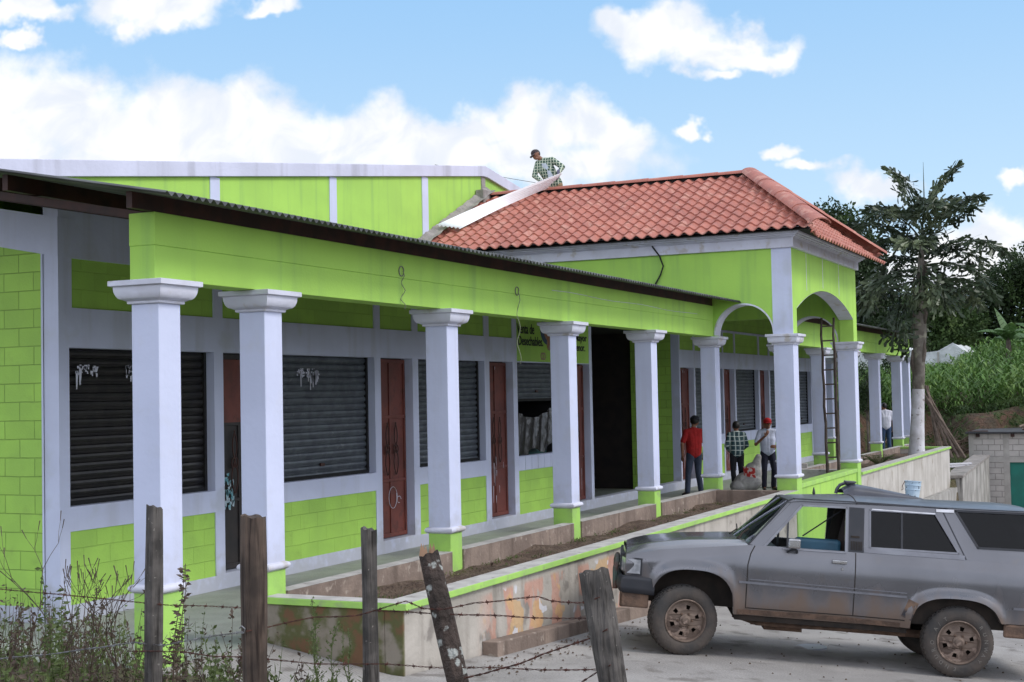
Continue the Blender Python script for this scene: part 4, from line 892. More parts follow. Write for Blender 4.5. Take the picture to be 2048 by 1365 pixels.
for i in range(9):
    bx_, by_ = 39.5+rr.random()*1.2, -.62-.12*i+rr.random()*.1
    z0 = hground(bx_, -1)+.0; p = [Vector((bx_, by_*1.0-.05, -.1)), Vector((40.2, -.30+.03*i, 2.0+rr.random()*.5))]
    tag(MB().tube([p[0], p[0].lerp(p[1], .5)+Vector((.02, .01, .03)), p[1]], [.045, .04, .032], 7).build('wooden_pole', pm), 'bare wooden pole leaning in the bundle behind the palm trunk', 'pole', 'wooden poles leaning behind the palm')
for i in range(4):
    tag(MB().tube([(36.2+i*.16, .1-.05*i, -.30+.07*(i % 2)), (38.6+i*.1, -1.62-.06*i, -.33+.07*(i % 2))], .045, 10).build('pipe', mk('grey_pipe_%d' % i, (.42, .41, .43), rough=.5)), 'grey pipe in the stack behind the planter end', 'pipe', 'grey pipes stacked behind the planter end')

# ------------------------------------------------------------------ the grey off-roader
O = Vector((4.46887, -3.15010, -.46665)); ux = Vector((.34545, -.93438, -.08721)); uy = Vector((.93684, .34879, -.02606)); un = Vector((.05477, -.0727, .99585))
carM = Matrix(((ux.x, uy.x, un.x, O.x), (ux.y, uy.y, un.y, O.y), (ux.z, uy.z, un.z, O.z), (0, 0, 0, 1)))
car = empty('off_road_car', mat=carM, label='dusty dark grey off-road estate car parked across the concrete street', cat='car')
def car_paint():
    m = mk('dusty_grey_car_paint', (.145, .145, .158), (.12, .12, .131), 1.5, .27, metal=.65, coat=.5, third=(.15, .14, .14), tscale=6, tlo=.58, thi=.8)
    t = m.node_tree; L = t.links.new; b = t.nodes['Principled BSDF']
    tc = N(t, 'ShaderNodeTexCoord'); sp = N(t, 'ShaderNodeSeparateXYZ'); L(tc.outputs['Object'], sp.inputs[0])
    n = N(t, 'ShaderNodeTexNoise'); n.inputs['Scale'].default_value = 5; n.inputs['Detail'].default_value = 8
    mp = N(t, 'ShaderNodeMapping'); mp.inputs['Scale'].default_value = (1, 1, .35); L(tc.outputs['Object'], mp.inputs[0]); L(mp.outputs[0], n.inputs['Vector'])
    ma = N(t, 'ShaderNodeMath', operation='MULTIPLY_ADD'); L(n.outputs['Fac'], ma.inputs[0]); ma.inputs[1].default_value = .85; L(sp.outputs['Z'], ma.inputs[2])
    r = N(t, 'ShaderNodeMapRange', interpolation_type='SMOOTHSTEP'); L(ma.outputs[0], r.inputs[0]); r.inputs[1].default_value = 1.28; r.inputs[2].default_value = .92; r.inputs[3].default_value = 0; r.inputs[4].default_value = .85
    old = b.inputs['Base Color'].links[0].from_socket
    x = N(t, 'ShaderNodeMix', data_type='RGBA'); L(r.outputs[0], x.inputs[0]); L(old, x.inputs[6]); x.inputs[7].default_value = (.15, .10, .07, 1); L(x.outputs[2], b.inputs['Base Color'])
    rg = N(t, 'ShaderNodeMapRange'); L(r.outputs[0], rg.inputs[0]); rg.inputs[3].default_value = .27; rg.inputs[4].default_value = .9; L(rg.outputs[0], b.inputs['Roughness'])
    mt = N(t, 'ShaderNodeMapRange'); L(r.outputs[0], mt.inputs[0]); mt.inputs[3].default_value = .65; mt.inputs[4].default_value = 0; L(mt.outputs[0], b.inputs['Metallic'])
    return m
paint = car_paint()
roofp = mk('dull_roof_paint', (.085, .088, .10), (.07, .072, .085), 3, .38, metal=.2, coat=.2, third=(.11, .11, .12), tscale=8)
blackpl = mk('black_plastic', (.022, .024, .03), (.03, .03, .036), 6, .5)
rubber = mk('dusty_tyre_rubber', (.045, .042, .04), (.08, .065, .055), 4, .9, bump=.3, bscale=30)
rimm = mk('muddy_steel_rim', (.19, .14, .11), (.10, .07, .055), 6, .7, metal=.2, third=(.27, .20, .16), tscale=12)
chrome = mk('tarnished_chrome', (.5, .5, .52), (.38, .37, .37), 9, .25, metal=.9)
greytrim = mk('grey_window_trim', (.22, .225, .25), (.17, .17, .19), 5, .45, metal=.4)
mud = mk('brown_mud', (.16, .10, .07), (.09, .06, .045), 8, .95, bump=.6, bscale=30)
under = mk('underbody_black', (.015, .012, .010), (.03, .022, .017), 6, .9)
def glass(name, c, a):
    m = bpy.data.materials.new(name); m.use_nodes = True; t = m.node_tree; t.nodes.clear(); L = t.links.new
    o = N(t, 'ShaderNodeOutputMaterial'); mx = N(t, 'ShaderNodeMixShader'); tr = N(t, 'ShaderNodeBsdfTransparent'); gl = N(t, 'ShaderNodeBsdfGlossy'); gl.inputs['Roughness'].default_value = .03
    tr.inputs[0].default_value = (*c, 1); mx.inputs[0].default_value = a
    lw = N(t, 'ShaderNodeLayerWeight'); lw.inputs[0].default_value = .5; pw = N(t, 'ShaderNodeMath', operation='POWER'); L(lw.outputs['Facing'], pw.inputs[0]); pw.inputs[1].default_value = 4
    ad = N(t, 'ShaderNodeMath', operation='MULTIPLY_ADD'); L(pw.outputs[0], ad.inputs[0]); ad.inputs[1].default_value = .7; ad.inputs[2].default_value = a+.04
    L(ad.outputs[0], mx.inputs[0]); L(tr.outputs[0], mx.inputs[1]); L(gl.outputs[0], mx.inputs[2]); L(mx.outputs[0], o.inputs[0]); return m
gl_clear = glass('windscreen_glass', (.70, .86, .80), .08); gl_dark = glass('smoked_glass', (.20, .21, .23), -.02)
YC = .83
def lerp_pts(P, x):
    if x <= P[0][0]: return P[0][1]
    for (a, b), (c, d) in zip(P, P[1:]):
        if x <= c: t = (x-a)/(c-a); return b+(d-b)*t
    return P[-1][1]
def smin(P, x, w=.04): return (lerp_pts(P, x-w)+lerp_pts(P, x)+lerp_pts(P, x+w))/3
ztop = lambda s: smin([(-.70, .985), (-.6, 1.0), (-.3, 1.07), (.1, 1.12), (.62, 1.185), (3.95, 1.19)], s)
def arch(s, c, w, h, p=2.7):
    t = abs(s-c)/w
    return .45+h*(1-t**p)**(1/p) if t < 1 else None
def zbot(s):
    a = arch(s, .05, .435, .44) ; b = arch(s, 2.73, .455, .35)
    base = .76 if s < -.36 else (.46 if s < 3.1 else .58)
    return max(base, a or 0, b or 0)
def yside(s, z):
    zt = ztop(s)
    y = .045-.03*math.exp(-((z-.92)/.2)**2) + .05*max(0, (.62-z)/.2)**2 + .10*max(0, -.30-s)**1.6*1.6 + .04*max(0, z-zt+.10)*4
    for c, w, h in ((.05, .435, .44), (2.73, .455, .35)):
        # flare: distance outside the arch lip
        ds, dz = (s-c), (z-.45)
        q = ((abs(ds)/(w))**2.7+(max(0, dz)/h)**2.7)**(1/2.7)
        fl = max(0, 1-abs((q-1))/.27)
        if dz > -.05: y -= (.055 if c > 1 else .040)*fl*fl*(3-2*fl)
    return y
ss = sorted(set([round(-.66+.035*i, 3) for i in range(129)]+[-.385, .485, 2.275, 3.185, -.36, 3.1]))
def body_side(mirror):
    nt_ = 15; vs = []
    for j in range(nt_):
        for s in ss:
            zb, zt = zbot(s), ztop(s); z = zb+(zt-zb)*j/(nt_-1); y = yside(s, z)
            vs.append((s, 2*YC-y if mirror else y, z))
    n = len(ss); return vs, [(j*n+i, j*n+i+1, (j+1)*n+i+1, (j+1)*n+i) for j in range(nt_-1) for i in range(n-1)]
mb = MB(); mb.add(*body_side(False)); mb.add(*body_side(True))
# inner lips of the arches and sills
for mir in (0, 1):
    f = lambda y: 2*YC-y if mir else y
    mb.grid(len(ss), 2, lambda u, v: (ss[round(u*(len(ss)-1))], f(yside(ss[round(u*(len(ss)-1))], zbot(ss[round(u*(len(ss)-1))]))+.10*v), zbot(ss[round(u*(len(ss)-1))])+.003*v))
# bonnet
def hood(u, v):
    s = -.66+(.64+.66)*v; e = yside(s, ztop(s)); y = e+(2*YC-2*e)*u; q = abs(2*u-1)
    zc = smin([(-.70, 1.02), (-.62, 1.075), (-.45, 1.13), (-.05, 1.19), (.4, 1.225), (.7, 1.235)], s)
    z = ztop(s)+(zc-ztop(s))*(1-q**4)
    if s > .45: s -= .16*(1-q**2)*(s-.45)/.19*.0
    z += .008*math.exp(-((q-.72)/.05)**2)
    return (s, y, z)
mb.grid(41, 30, hood)
# nose panel and tail panel
mb.grid(21, 6, lambda u, v: (-.66-.03*math.sin(math.pi*u), yside(-.66, .95)+(2*YC-2*yside(-.66, .95))*u, .76+v*(hood(u, 0)[2]-.76)))
mb.grid(5, 5, lambda u, v: (3.855+.02*v, .06+1.54*u, .58+.62*v))
body = mb.build('body', paint, car, smooth=True, ang=38)
MB().box(-.42, 3.75, .30, 1.36, .50, .98).box(.50, 2.26, .10, 1.56, .40, .50).build('underbody', under, car)
MB().box(-.6, .55, .32, 1.34, .7, 1.0).box(.62, 3.8, .12, 1.54, .5, .95).build('inner_floor', under, car)
# chassis bits hanging below
ch = MB(); ch.tube([(.7, .45, .36), (2.5, .45, .36)], .045, 6).tube([(.7, 1.2, .36), (2.5, 1.2, .36)], .045, 6).tube([(-.05, .1, .35), (-.05, 1.55, .35)], .035, 8).tube([(2.77, .1, .36), (2.77, 1.55, .36)], .05, 8)
ch.box(.85, 1.25, .5, .9, .27, .45).box(1.75, 2.3, .35, .6, .33, .46).lathe([(.12, -.1), (.12, .1)], 14, (2.77, .9, .36), 'y'); ch.tube([(.5, .35, .42), (.75, .3, .36), (1.3, .32, .36), (1.9, .3, .38)], .03, 6)
ch.build('chassis', mud, car)
# greenhouse sides
def tilt(mir): return lambda s, z, w: (s, (lambda y: 2*YC-y if mir else y)(.075+(z-1.17)*.20+w), z)
outer = [(.60, 1.165), (.995, 1.655), (1.03, 1.675), (3.5, 1.74), (3.86, 1.20), (3.86, 1.165)]
w1 = [(.775, 1.185), (1.145, 1.615), (1.155, 1.622), (1.590, 1.628), (1.590, 1.190)]
w2 = [(1.855, 1.252), (1.845, 1.622), (1.86, 1.632), (2.50, 1.628), (2.52, 1.615), (2.735, 1.262), (2.725, 1.252)]
w3 = [(2.955, 1.325), (2.925, 1.345), (2.72, 1.67), (2.74, 1.69), (3.42, 1.70), (3.66, 1.36), (3.64, 1.33)]
for mir in (0, 1):
    p = MB().poly([outer, w1, w2, w3], tilt(mir), .035).build('window_frame', roofp if False else paint, car)
    if True:
        MB().poly([w1], tilt(mir), .004).build('side_window', glass('clear_side_glass', (.88, .9, .9), 0), car) if mir else None
        tl = tilt(mir)
        MB().poly([[(a, b) for a, b in w2]], lambda s, z, w: tl(s, z, w+.016), .004).build('side_window', gl_dark, car)
        MB().poly([w3], lambda s, z, w: tl(s, z, w+.010), .004).build('side_window', gl_dark, car)
tl = tilt(0)
# visible trim on the near side
def strip(path, wd, m, name, off=-.008, th=.010, closed=False):
    mb = MB(); P = path+([path[0]] if closed else [])
    for (a, b), (c, d) in zip(P, P[1:]):
        dx, dz = c-a, d-b; l = math.hypot(dx, dz); nx, nz = -dz/l*wd/2, dx/l*wd/2; ex, ez = dx/l*wd*.35, dz/l*wd*.35
        mb.poly([[(a-ex+nx, b-ez+nz), (c+ex+nx, d+ez+nz), (c+ex-nx, d+ez-nz), (a-ex-nx, b-ez-nz)]], lambda s, z, w: tl(s, z, w+off), th)
    return mb.build(name, m, car)
strip([(.765, 1.178), (1.14, 1.628), (1.60, 1.638), (1.60, 1.18)], .022, greytrim, 'door_trim')
strip([(1.845, 1.245), (1.838, 1.630), (2.505, 1.637), (2.745, 1.255)], .018, greytrim, 'window_trim', closed=True)
strip([(1.86, 1.640), (2.50, 1.640)], .012, chrome, 'window_trim', off=-.012)
strip([(1.80, 1.215), (2.79, 1.215)], .045, greytrim, 'window_trim')
strip([(2.94, 1.325), (2.71, 1.685), (3.43, 1.705), (3.67, 1.34)], .022, blackpl, 'window_seal', closed=True)
strip([(.60, 1.19), (.985, 1.665), (1.05, 1.69), (1.62, 1.70), (2.62, 1.705)], .014, blackpl, 'rain_gutter')
strip([(2.585, 1.66), (2.82, 1.20)], .012, blackpl, 'panel_gap', off=-.003)
strip([(2.52, 1.675), (2.68, 1.68)], .03, chrome, 'latch', off=-.02, th=.02)
strip([(2.17, 1.25), (2.165, 1.63)], .022, blackpl, 'window_bar', off=.004)
strip([(1.0, 1.19), (1.0, 1.44)], .018, blackpl, 'quarterlight_bar', off=.0)
MB().poly([[(1.625, 1.19), (1.625, 1.645), (1.78, 1.645), (1.78, 1.19)]], lambda s, z, w: tl(s, z, w-.006), .012).build('pillar_cover', blackpl, car)
vent = MB()
for k in range(7): vent.poly([[(1.65+k*.017, 1.21), (1.65+k*.017, 1.30), (1.658+k*.017, 1.30), (1.658+k*.017, 1.21)]], lambda s, z, w: tl(s, z, w-.012), .006)
vent.poly([[(1.645, 1.335), (1.645, 1.355), (1.735, 1.355), (1.735, 1.335)]], lambda s, z, w: tl(s, z, w-.012), .006)
vent.build('vent', under, car)
# seams, mouldings and handle on the near side
def on_side(path, wd, m, name, off=.004, th=.008, n=1):
    mb = MB()
    for (a, b), (c, d) in zip(path, path[1:]):
        dx, dz = c-a, d-b; l = math.hypot(dx, dz); nx, nz = -dz/l*wd/2, dx/l*wd/2
        K = max(2, int(l/.05)); vs = []
        for i in range(K+1):
            t = i/K
            for sg in (-1, 1):
                s, z = a+dx*t+nx*sg, b+dz*t+nz*sg
                for o_ in (off, off-th if False else -.0): vs.append((s, yside(s, z)-(off if o_ else -.004), z))
        fs = []
        for i in range(K):
            k = i*4; fs += [(k, k+2, k+6, k+4), (k, k+4, k+5, k+1), (k+2, k+3, k+7, k+6)]
        mb.add(vs, fs)
    return mb.build(name, m, car)
on_side([(.665, 1.18), (.625, 1.10), (.60, .98), (.603, .54)], .011, under, 'panel_gap', off=.002)
on_side([(1.697, 1.185), (1.70, .54)], .010, under, 'panel_gap', off=.002)
on_side([(.60, .535), (1.70, .540), (2.22, .535)], .010, under, 'panel_gap', off=.002)
on_side([(.52, .80), (2.23, .775)], .022, greytrim, 'side_moulding', off=.012)
on_side([(.62, .835), (2.23, .815)], .008, greytrim, 'side_moulding', off=.006)
on_side([(3.30, .74), (3.8, .735)], .024, greytrim, 'side_moulding', off=.012)
on_side([(.52, .49), (1.3, .50), (2.18, .48)], .05, mud, 'sill', off=.006)
on_side([(.95, 1.172), (1.6, 1.178)], .014, greytrim, 'belt_trim', off=.010)
hd_ = MB().box(1.455, 1.605, -.018, .035, 1.065, 1.10).build('door_handle', chrome, car, bevel=.008)
MB().lathe([(.014, 0), (.012, -.008)], 12, (1.565, .012, 1.01), 'y').build('keyhole', chrome, car)
# roof
def roofg(u, v):
    s = .99+(3.52-.99)*v; q = abs(2*u-1); e = .075+(1.655-1.17)*.20+.02
    zc = smin([(.9, 1.655), (.99, 1.665), (1.08, 1.70), (1.6, 1.745), (1.70, 1.752), (2.6, 1.755), (3.3, 1.775), (3.5, 1.765), (3.55, 1.735)], s, .03)
    ze = smin([(.9, 1.64), (.99, 1.648), (1.1, 1.668), (3.5, 1.735)], s, .03)
    return (s, e-.035*(q**8)+(2*YC-2*e+.0)*u if u < .5 else 2*YC-(e-.035*(q**8)+(2*YC-2*e)*(1-u)), ze+(zc-ze)*(1-q**3.0)+.0)
MB().grid(41, 50, roofg).build('roof', roofp, car, smooth=True)
MB().tube([roofg(u/20, (1.70-.99)/2.53) for u in range(21)], .006, 5).build('roof_seam', under, car)
MB().grid(13, 2, lambda u, v: (3.52+v*.33, .17+1.32*u, 1.73-v*.55)).build('rear_window', gl_dark, car)
# windscreen
def ws(u, v, o=0):
    q = 2*u-1; s0 = .60-.12*(1-q*q); s1 = 1.01-.03*(1-q*q)
    y0, y1 = .095, .185
    e = y0+(y1-y0)*v; return (s0+(s1-s0)*v-o*.8, e+(2*YC-2*e)*u, 1.19+.03*(1-q*q)+(1.665-1.19-.02*(1-q*q))*v+o*.6)
MB().grid(17, 8, ws).build('windscreen', gl_clear, car, smooth=True)
fr = MB()
for pth in ([(0, t/8) for t in range(9)], [(1, t/8) for t in range(9)], [(t/16, 0) for t in range(17)], [(t/16, 1) for t in range(17)]): fr.tube([ws(a, b, .002) for a, b in pth], .008, 6)
fr.build('windscreen_seal', blackpl, car)
for u_ in (0, 1): MB().tube([Vector(ws(u_, t/8, .0))+Vector((.012, 0, -.01)) for t in range(9)], .017, 8).build('pillar', paint, car, smooth=True)
MB().grid(13, 3, lambda u, v: (.64-.16*(1-(2*u-1)**2)*v-.0, .09+1.48*u, 1.185+.035*(1-(2*u-1)**2))).build('cowl', under, car)
wp = MB(); wp.tube([(.50, .35, 1.225), (.56, .55, 1.26), (.58, .95, 1.30)], .008, 5).tube([(.46, .9, 1.23), (.55, 1.05, 1.28), (.57, 1.4, 1.31)], .008, 5).tube([(.51, .3, 1.22), (.55, .36, 1.28), (.62, .40, 1.33)], .012, 5); wp.build('wiper', under, car)
# dashboard, steering wheel, blue seat
MB().box(.66, .95, .14, 1.52, .95, 1.16).build('dashboard', blackpl, car, bevel=.03)
MB().tube([(1.02+.06*math.cos(a)*.3, 1.2+.17*math.cos(a), 1.17+.17*math.sin(a)) for a in [i*.4 for i in range(17)]], .014, 6).build('steering_wheel', blackpl, car)
blue = mk('blue_seat_vinyl', (.035, .11, .17), (.03, .085, .13), 4, .55); 
soft('seat', [('c', (1.35, .35, 1.12), (1.35, .62, 1.12), .10, .10), ('c', (1.05, .35, .98), (1.35, .62, .98), .10, .10), ('c', (1.15, .34, 1.04), (1.5, .34, 1.06), .09, .09)], blue, car, .02)
for y_ in (.42, 1.15): soft('seat', [('c', (1.62, y_, 1.1), (1.69, y_, 1.53), .10, .08)], mk('dark_seat_back', (.03, .022, .02), rough=.9), car, .02)
MB().box(1.10, 1.58, .27, .40, 1.0, 1.285).build('seat', blue, car, bevel=.035)
MB().tube([(1.18, .33, 1.30), (1.58, .36, 1.60)], .008, 5).build('seat_belt', blackpl, car)
# nose: grille, headlights, bumper
MB().box(-.715, -.66, .30, 1.36, .80, .985).build('grille', blackpl, car, bevel=.01)
gr = MB()
for k in range(5): gr.box(-.722, -.712, .34, 1.32, .82+k*.034, .832+k*.034)
gr.build('grille_bar', greytrim, car)
for mir in (0, 1):
    f = (lambda y: 2*YC-y) if mir else (lambda y: y)
    mb = MB(); mb.poly([[(-.655, .782), (-.655, .962), (-.488, .962), (-.488, .782)]], lambda s, z, w, f=f: (s, f(.062-(s+.655)*.23+w), z), .03); vs = [(-.695, f(.30), .79), (-.695, f(.30), .965), (-.655, f(.105), .965), (-.655, f(.105), .79), (-.495, f(.058), .965), (-.495, f(.058), .79), (-.60, f(.3), .79), (-.60, f(.3), .965)]
    mb.add(vs, [(0, 1, 2, 3), (3, 2, 4, 5), (1, 7, 4, 2), (0, 3, 5, 6)]); mb.build('headlight_housing', blackpl, car)
    mb = MB(); mb.add([(-.700, f(.28), .808), (-.700, f(.28), .950), (-.664, f(.115), .950), (-.664, f(.115), .808)], [(0, 1, 2, 3)]).add([(-.642, f(.052), .800), (-.642, f(.052), .945), (-.505, f(.020), .945), (-.505, f(.020), .800)], [(0, 1, 2, 3)])
    mb.build('headlight', mk('headlight_lens_%d' % mir, (.55, .56, .60), (.33, .34, .37), 14, .12, metal=.3), car)
bump = MB(); pr_ = [(-.735, .60), (-.76, .66), (-.755, .74), (-.72, .775)]
def bmp(u, v):
    k = v*(len(pr_)-1); i = min(int(k), len(pr_)-2); t = k-i; s = pr_[i][0]*(1-t)+pr_[i+1][0]*t; z = pr_[i][1]*(1-t)+pr_[i+1][1]*t
    # u around: near side return, front, far side return
    if u < .3: w = u/.3; return (-.345+(s+.06+.345)*w, .012, z-.01*(1-w))
    if u > .7: w = (1-u)/.3; return (-.345+(s+.06+.345)*w, 2*YC-.012, z-.01*(1-w))
    w = (u-.3)/.4; return (s+.06-.06*math.sin(math.pi*w)**.4, .012+(2*YC-.024)*w, z)
b_ = bump.grid(61, 4, bmp).build('front_bumper', blackpl, car, smooth=True, ang=60); md = b_.modifiers.new('s', 'SOLIDIFY'); md.thickness = .03
MB().box(-.70, -.40, .03, .06, .45, .61).box(-.70, -.66, .03, 1.63, .45, .60).build('valance', mud, car, bevel=.02)
MB().tube([(-.755, .33, .60), (-.765, .32, .82), (-.75, .40, .88), (-.75, 1.26, .88), (-.765, 1.34, .82), (-.755, 1.33, .60)], .028, 8).build('bull_bar', mk('faded_green_bar', (.07, .10, .085), (.11, .06, .045), 8, .7), car, smooth=True)
# rear bumper
MB().box(3.62, 3.98, .02, 1.64, .46, .60).box(3.22, 3.7, .035, .08, .44, .575).build('rear_bumper', mud, car, bevel=.02)
MB().box(3.865, 3.89, .10, .28, .82, 1.08).build('tail_light', mk('tail_red', (.35, .01, .01), rough=.25), car)
# mirror and antenna
mr = MB().box(.985, 1.115, -.115, -.055, 1.19, 1.295).build('wing_mirror', chrome, car, bevel=.02)
MB().tube([(1.05, -.08, 1.19), (1.02, -.02, 1.165), (1.0, .05, 1.14)], .012, 6).tube([(1.05, -.08, 1.19), (1.09, -.02, 1.165), (1.10, .05, 1.14)], .012, 6).build('mirror_arm', blackpl, mr)
soft('antenna_base', [('c', (1.348, .9, 1.74), (1.345, .9, 1.80), .018, .006)], blackpl, car, .005)
# mud flap region ahead of the rear wheel
on_side([(2.23, .56), (2.30, .74)], .10, mk('primer_black_patch', (.03, .03, .035), (.19, .12, .08), 9, .85), 'arch_patch', off=.004)
# wheels
def tyre_verts(R=.358, W=.235):
    mb = MB(); prof = [(.215, .028), (.225, .008), (.26, -.004), (.30, -.004), (.325, .004), (.343, .018), (.352, .034), (R-.008, .05), (R-.008, W-.05), (.352, W-.034), (.33, W-.008), (.28, W), (.215, W-.02)]
    return mb.lathe(prof, 56, (0, 0, 0), 'y', cap=False)
def wheel(s, mir, steer=0., lettering=False):
    yy = 2*YC if mir else 0
    M = Matrix.Translation((s, yy, .358)) @ Matrix.Rotation(steer, 4, 'Z')
    if mir: M = M @ Matrix.Rotation(math.pi, 4, 'Z')
    w = bpy.data.objects.new('wheel', None); COL.objects.link(w); w.parent = car; w.matrix_local = M; ORG[w.name] = Vector((0, 0, 0))
    ty = tyre_verts().build('tyre', rubber, w, smooth=True, ang=60)
    tr = MB(); rr = random.Random(4)
    n = 40
    for k in range(n):
        for row, (y0, y1) in enumerate(((.022, .070), (.078, .115), (.121, .158), (.166, .214))):
            a0 = 2*math.pi*(k+.5*(row % 2)+.05)/n; a1 = a0+2*math.pi*.72/n; sk = .03 if row in (1, 2) else .012
            r0, r1 = .340 if row in (0, 3) else .345, .362
            r1o = .353 if row in (0, 3) else .362
            vs = []
            for (a, y) in ((a0, y0), (a1, y0+sk*.4), (a1, y1), (a0, y1-sk*.4)):
                edge = (row == 0 and y < .04) or (row == 3 and y > .19)
                for r in (r0-.01, (r1o if edge else r1)): vs.append((r*math.cos(a), y, r*math.sin(a)))
            tr.add(vs, [(0, 2, 3, 1), (2, 4, 5, 3), (4, 6, 7, 5), (6, 0, 1, 7), (1, 3, 5, 7)])
    tr.build('tread', rubber, w)
    rim = MB(); rim.lathe([(.219, .03), (.223, .004), (.214, .000), (.205, .010), (.198, .045), (.192, .075)], 40, axis='y', cap=False)
    rim.build('rim', rimm, w, smooth=True, ang=30)
    # disc with six cut-outs
    outer = [(.197*math.cos(2*math.pi*i/48), .197*math.sin(2*math.pi*i/48)) for i in range(48)]
    holes = []
    for k in range(6):
        a = 2*math.pi*k/6+.3; c = (.138*math.cos(a), .138*math.sin(a)); ca, sa = math.cos(a), math.sin(a)
        holes.append([(c[0]+x*ca-y*sa, c[1]+x*sa+y*ca) for x, y in ((-.022, -.016), (.020, -.024), (.020, .024), (-.022, .016))])
    def dish(a, b, wd): r = math.hypot(a, b); return (a, .050+wd-.020*math.exp(-((r-.115)/.05)**2)+.02*(r > .17)*0, b)
    MB().poly([outer]+holes, dish, .006).build('wheel_disc', rimm, w)
    MB().lathe([(.19, .10), (.02, .10)], 20, axis='y').build('brake_disc', under, w)
    MB().lathe([(.062, .035), (.060, .018), (.045, .008), (.043, -.008), (.034, -.016), (.001, -.018)], 20, axis='y', cap=False).build('hub', rimm, w, smooth=True, ang=30)
    nb = MB()
    for k in range(6): a = 2*math.pi*k/6; nb.lathe([(.011, .035), (.010, .012), (.001, .010)], 8, (.078*math.cos(a), 0, .078*math.sin(a)), 'y', cap=False)
    nb.build('wheel_nuts', mud, w)
    if lettering:
        lm = mk('raised_tyre_letters', (.16, .145, .13), rough=.8)
        for word, a0, r in (('ENDURO A/T', R(262), .272), ('RUNWAY', R(38), .272)):
            for i, ch_ in enumerate(word):
                if ch_ == ' ': continue
                a = a0-R(15.5)*i if word == 'ENDURO A/T' else a0-R(15.5)*i
                t = Vector((math.sin(a), 0, -math.cos(a))); 
                ca, sa = math.cos(a), math.sin(a); up = Vector((ca, 0, sa)); rt = Vector((sa, 0, -ca))
                p = up*(r-.02)-rt*.018
                m4 = Matrix(((rt.x, up.x, 0, p.x), (0, 0, -1, -.0052), (rt.z, up.z, 0, p.z), (0, 0, 0, 1)))
                text(ch_, .055, lm, w, m4, name='letter', ext=.0015)
    return w
wheel(-.005, False, steer=R(15)); wheel(-.005, True, steer=R(15)); wheel(2.772, False, lettering=True); wheel(2.772, True)
# things on its roof
fm = mk('dull_grey_fairing', (.055, .06, .08), (.04, .042, .055), 5, .4, coat=.2)
fo = empty('roof_fairing', mat=carM, label='long tapering dark grey plastic fairing lying along the car roof', cat='fairing')
def fair(u, v):
    t = u; h = .13*(1-t)**.8*(.35+.65*min(1, t*9))+.004; wd = .22*(1-.75*t)
    a = math.pi*v; return (1.66+.90*t, 1.05+wd*math.cos(a), 1.752+h*math.sin(a)**.8)
MB().grid(30, 13, fair).build('shell', fm, fo, smooth=True)
MB().tube([(1.60, 1.0, 1.75), (1.61, 1.0, 1.80), (1.64, 1.0, 1.845), (1.69, 1.0, 1.868), (1.73, 1.0, 1.865)], .018, 8).build('loop', fm, fo, smooth=True)
MB().box(1.69, 1.81, .95, 1.08, 1.876, 1.898).box(1.71, 1.80, .98, 1.05, 1.86, 1.88).build('block', mk('grey_block_plastic', (.10, .10, .11), rough=.6), fo, bevel=.006)
bk = empty('bucket', mat=carM @ Matrix.Translation((2.478, 1.25, 1.752)), label='small speckled pale blue paint pail on the far side of the car roof', cat='bucket')
bm_ = mk('speckled_blue_pail', (.40, .52, .62), (.50, .60, .68), 9, .6, third=(.05, .07, .10), tscale=38, tlo=.60, thi=.64)
MB().lathe([(.072, 0), (.080, .085), (.084, .088), (.084, .098), (.082, .10), (.086, .135), (.090, .138), (.090, .150), (.087, .152), (.089, .180), (.094, .182), (.094, .190), (.086, .190), (.072, .01)], 28).build('pail', bm_, bk, smooth=True, ang=30)
MB().tube([(-.09, 0, .18), (-.115, -.01, .13), (-.105, -.01, .09), (-.125, -.02, .08)], .004, 5).build('handle', rust, bk)
# round steel cover on the road
mh = MB().lathe([(.001, .004), (.15, .004), (.17, .008), (.18, .004), (.18, -.02)], 30, (6.25, -4.05, plane(6.25, -4.05)+.004), cap=False).build('road_cover', mk('road_cover_plastic', (.35, .36, .42), rough=.4)); tag(mh, 'small round pale cover lying on the street under the car', 'cover')

gb = MB(); rr = random.Random(15)
for _ in range(420):
    x = rr.uniform(1.6, 9); y = rr.uniform(-7, -1.85) if rr.random() < .5 else -1.85-abs(rr.gauss(0, .25)); r_ = rr.uniform(.004, .016)
    n0 = len(gb.v); z = plane(x, y)+.004
    gb.add([(x-r_, y-r_, z), (x+r_, y-r_*.6, z), (x+r_*.7, y+r_, z), (x-r_, y+r_*.8, z), (x, y, z+r_)], [(0, 1, 4), (1, 2, 4), (2, 3, 4), (3, 0, 4)])
tag(gb.build('grit', soil), 'grit and crumbs of earth scattered on the street', 'grit', kind='stuff')
# second vehicle at the right edge
c2 = empty('red_pickup', mat=Matrix.Translation((33, -4.45, plane(33, -4.45))), label='rear corner of a dark vehicle with red lamp cut off by the right edge', cat='car')
b2 = soft('body', [('c', (.2, -.1, .75), (.2, -1.5, .75), .22, .22), ('c', (4.2, -.1, .75), (4.2, -1.5, .75), .22, .22), ('c', (.2, -.1, .75), (4.2, -.1, .75), .22, .22), ('c', (.2, -1.5, .75), (4.2, -1.5, .75), .22, .22), ('c', (1.8, -.3, 1.35), (3.4, -1.3, 1.35), .2, .2), ('c', (1.8, -1.3, 1.35), (3.4, -.3, 1.35), .2, .2), ('c', (1.4, -.7, .9), (3.6, -.7, 1.1), .3, .3)], mk('dark_red_paint', (.10, .012, .014), rough=.3, coat=.5), c2, .04)
MB().box(-.08, .12, -1.65, .12, .42, .62).build('bumper', blackpl, c2, bevel=.04)
for y in (.02, -1.66): MB().box(-.04, .08, y-.02, y+.13, .68, 1.06).build('tail_light', mk('tail_light_red_%d' % int(y*10+20), (.45, .01, .012), rough=.2), c2, bevel=.02)
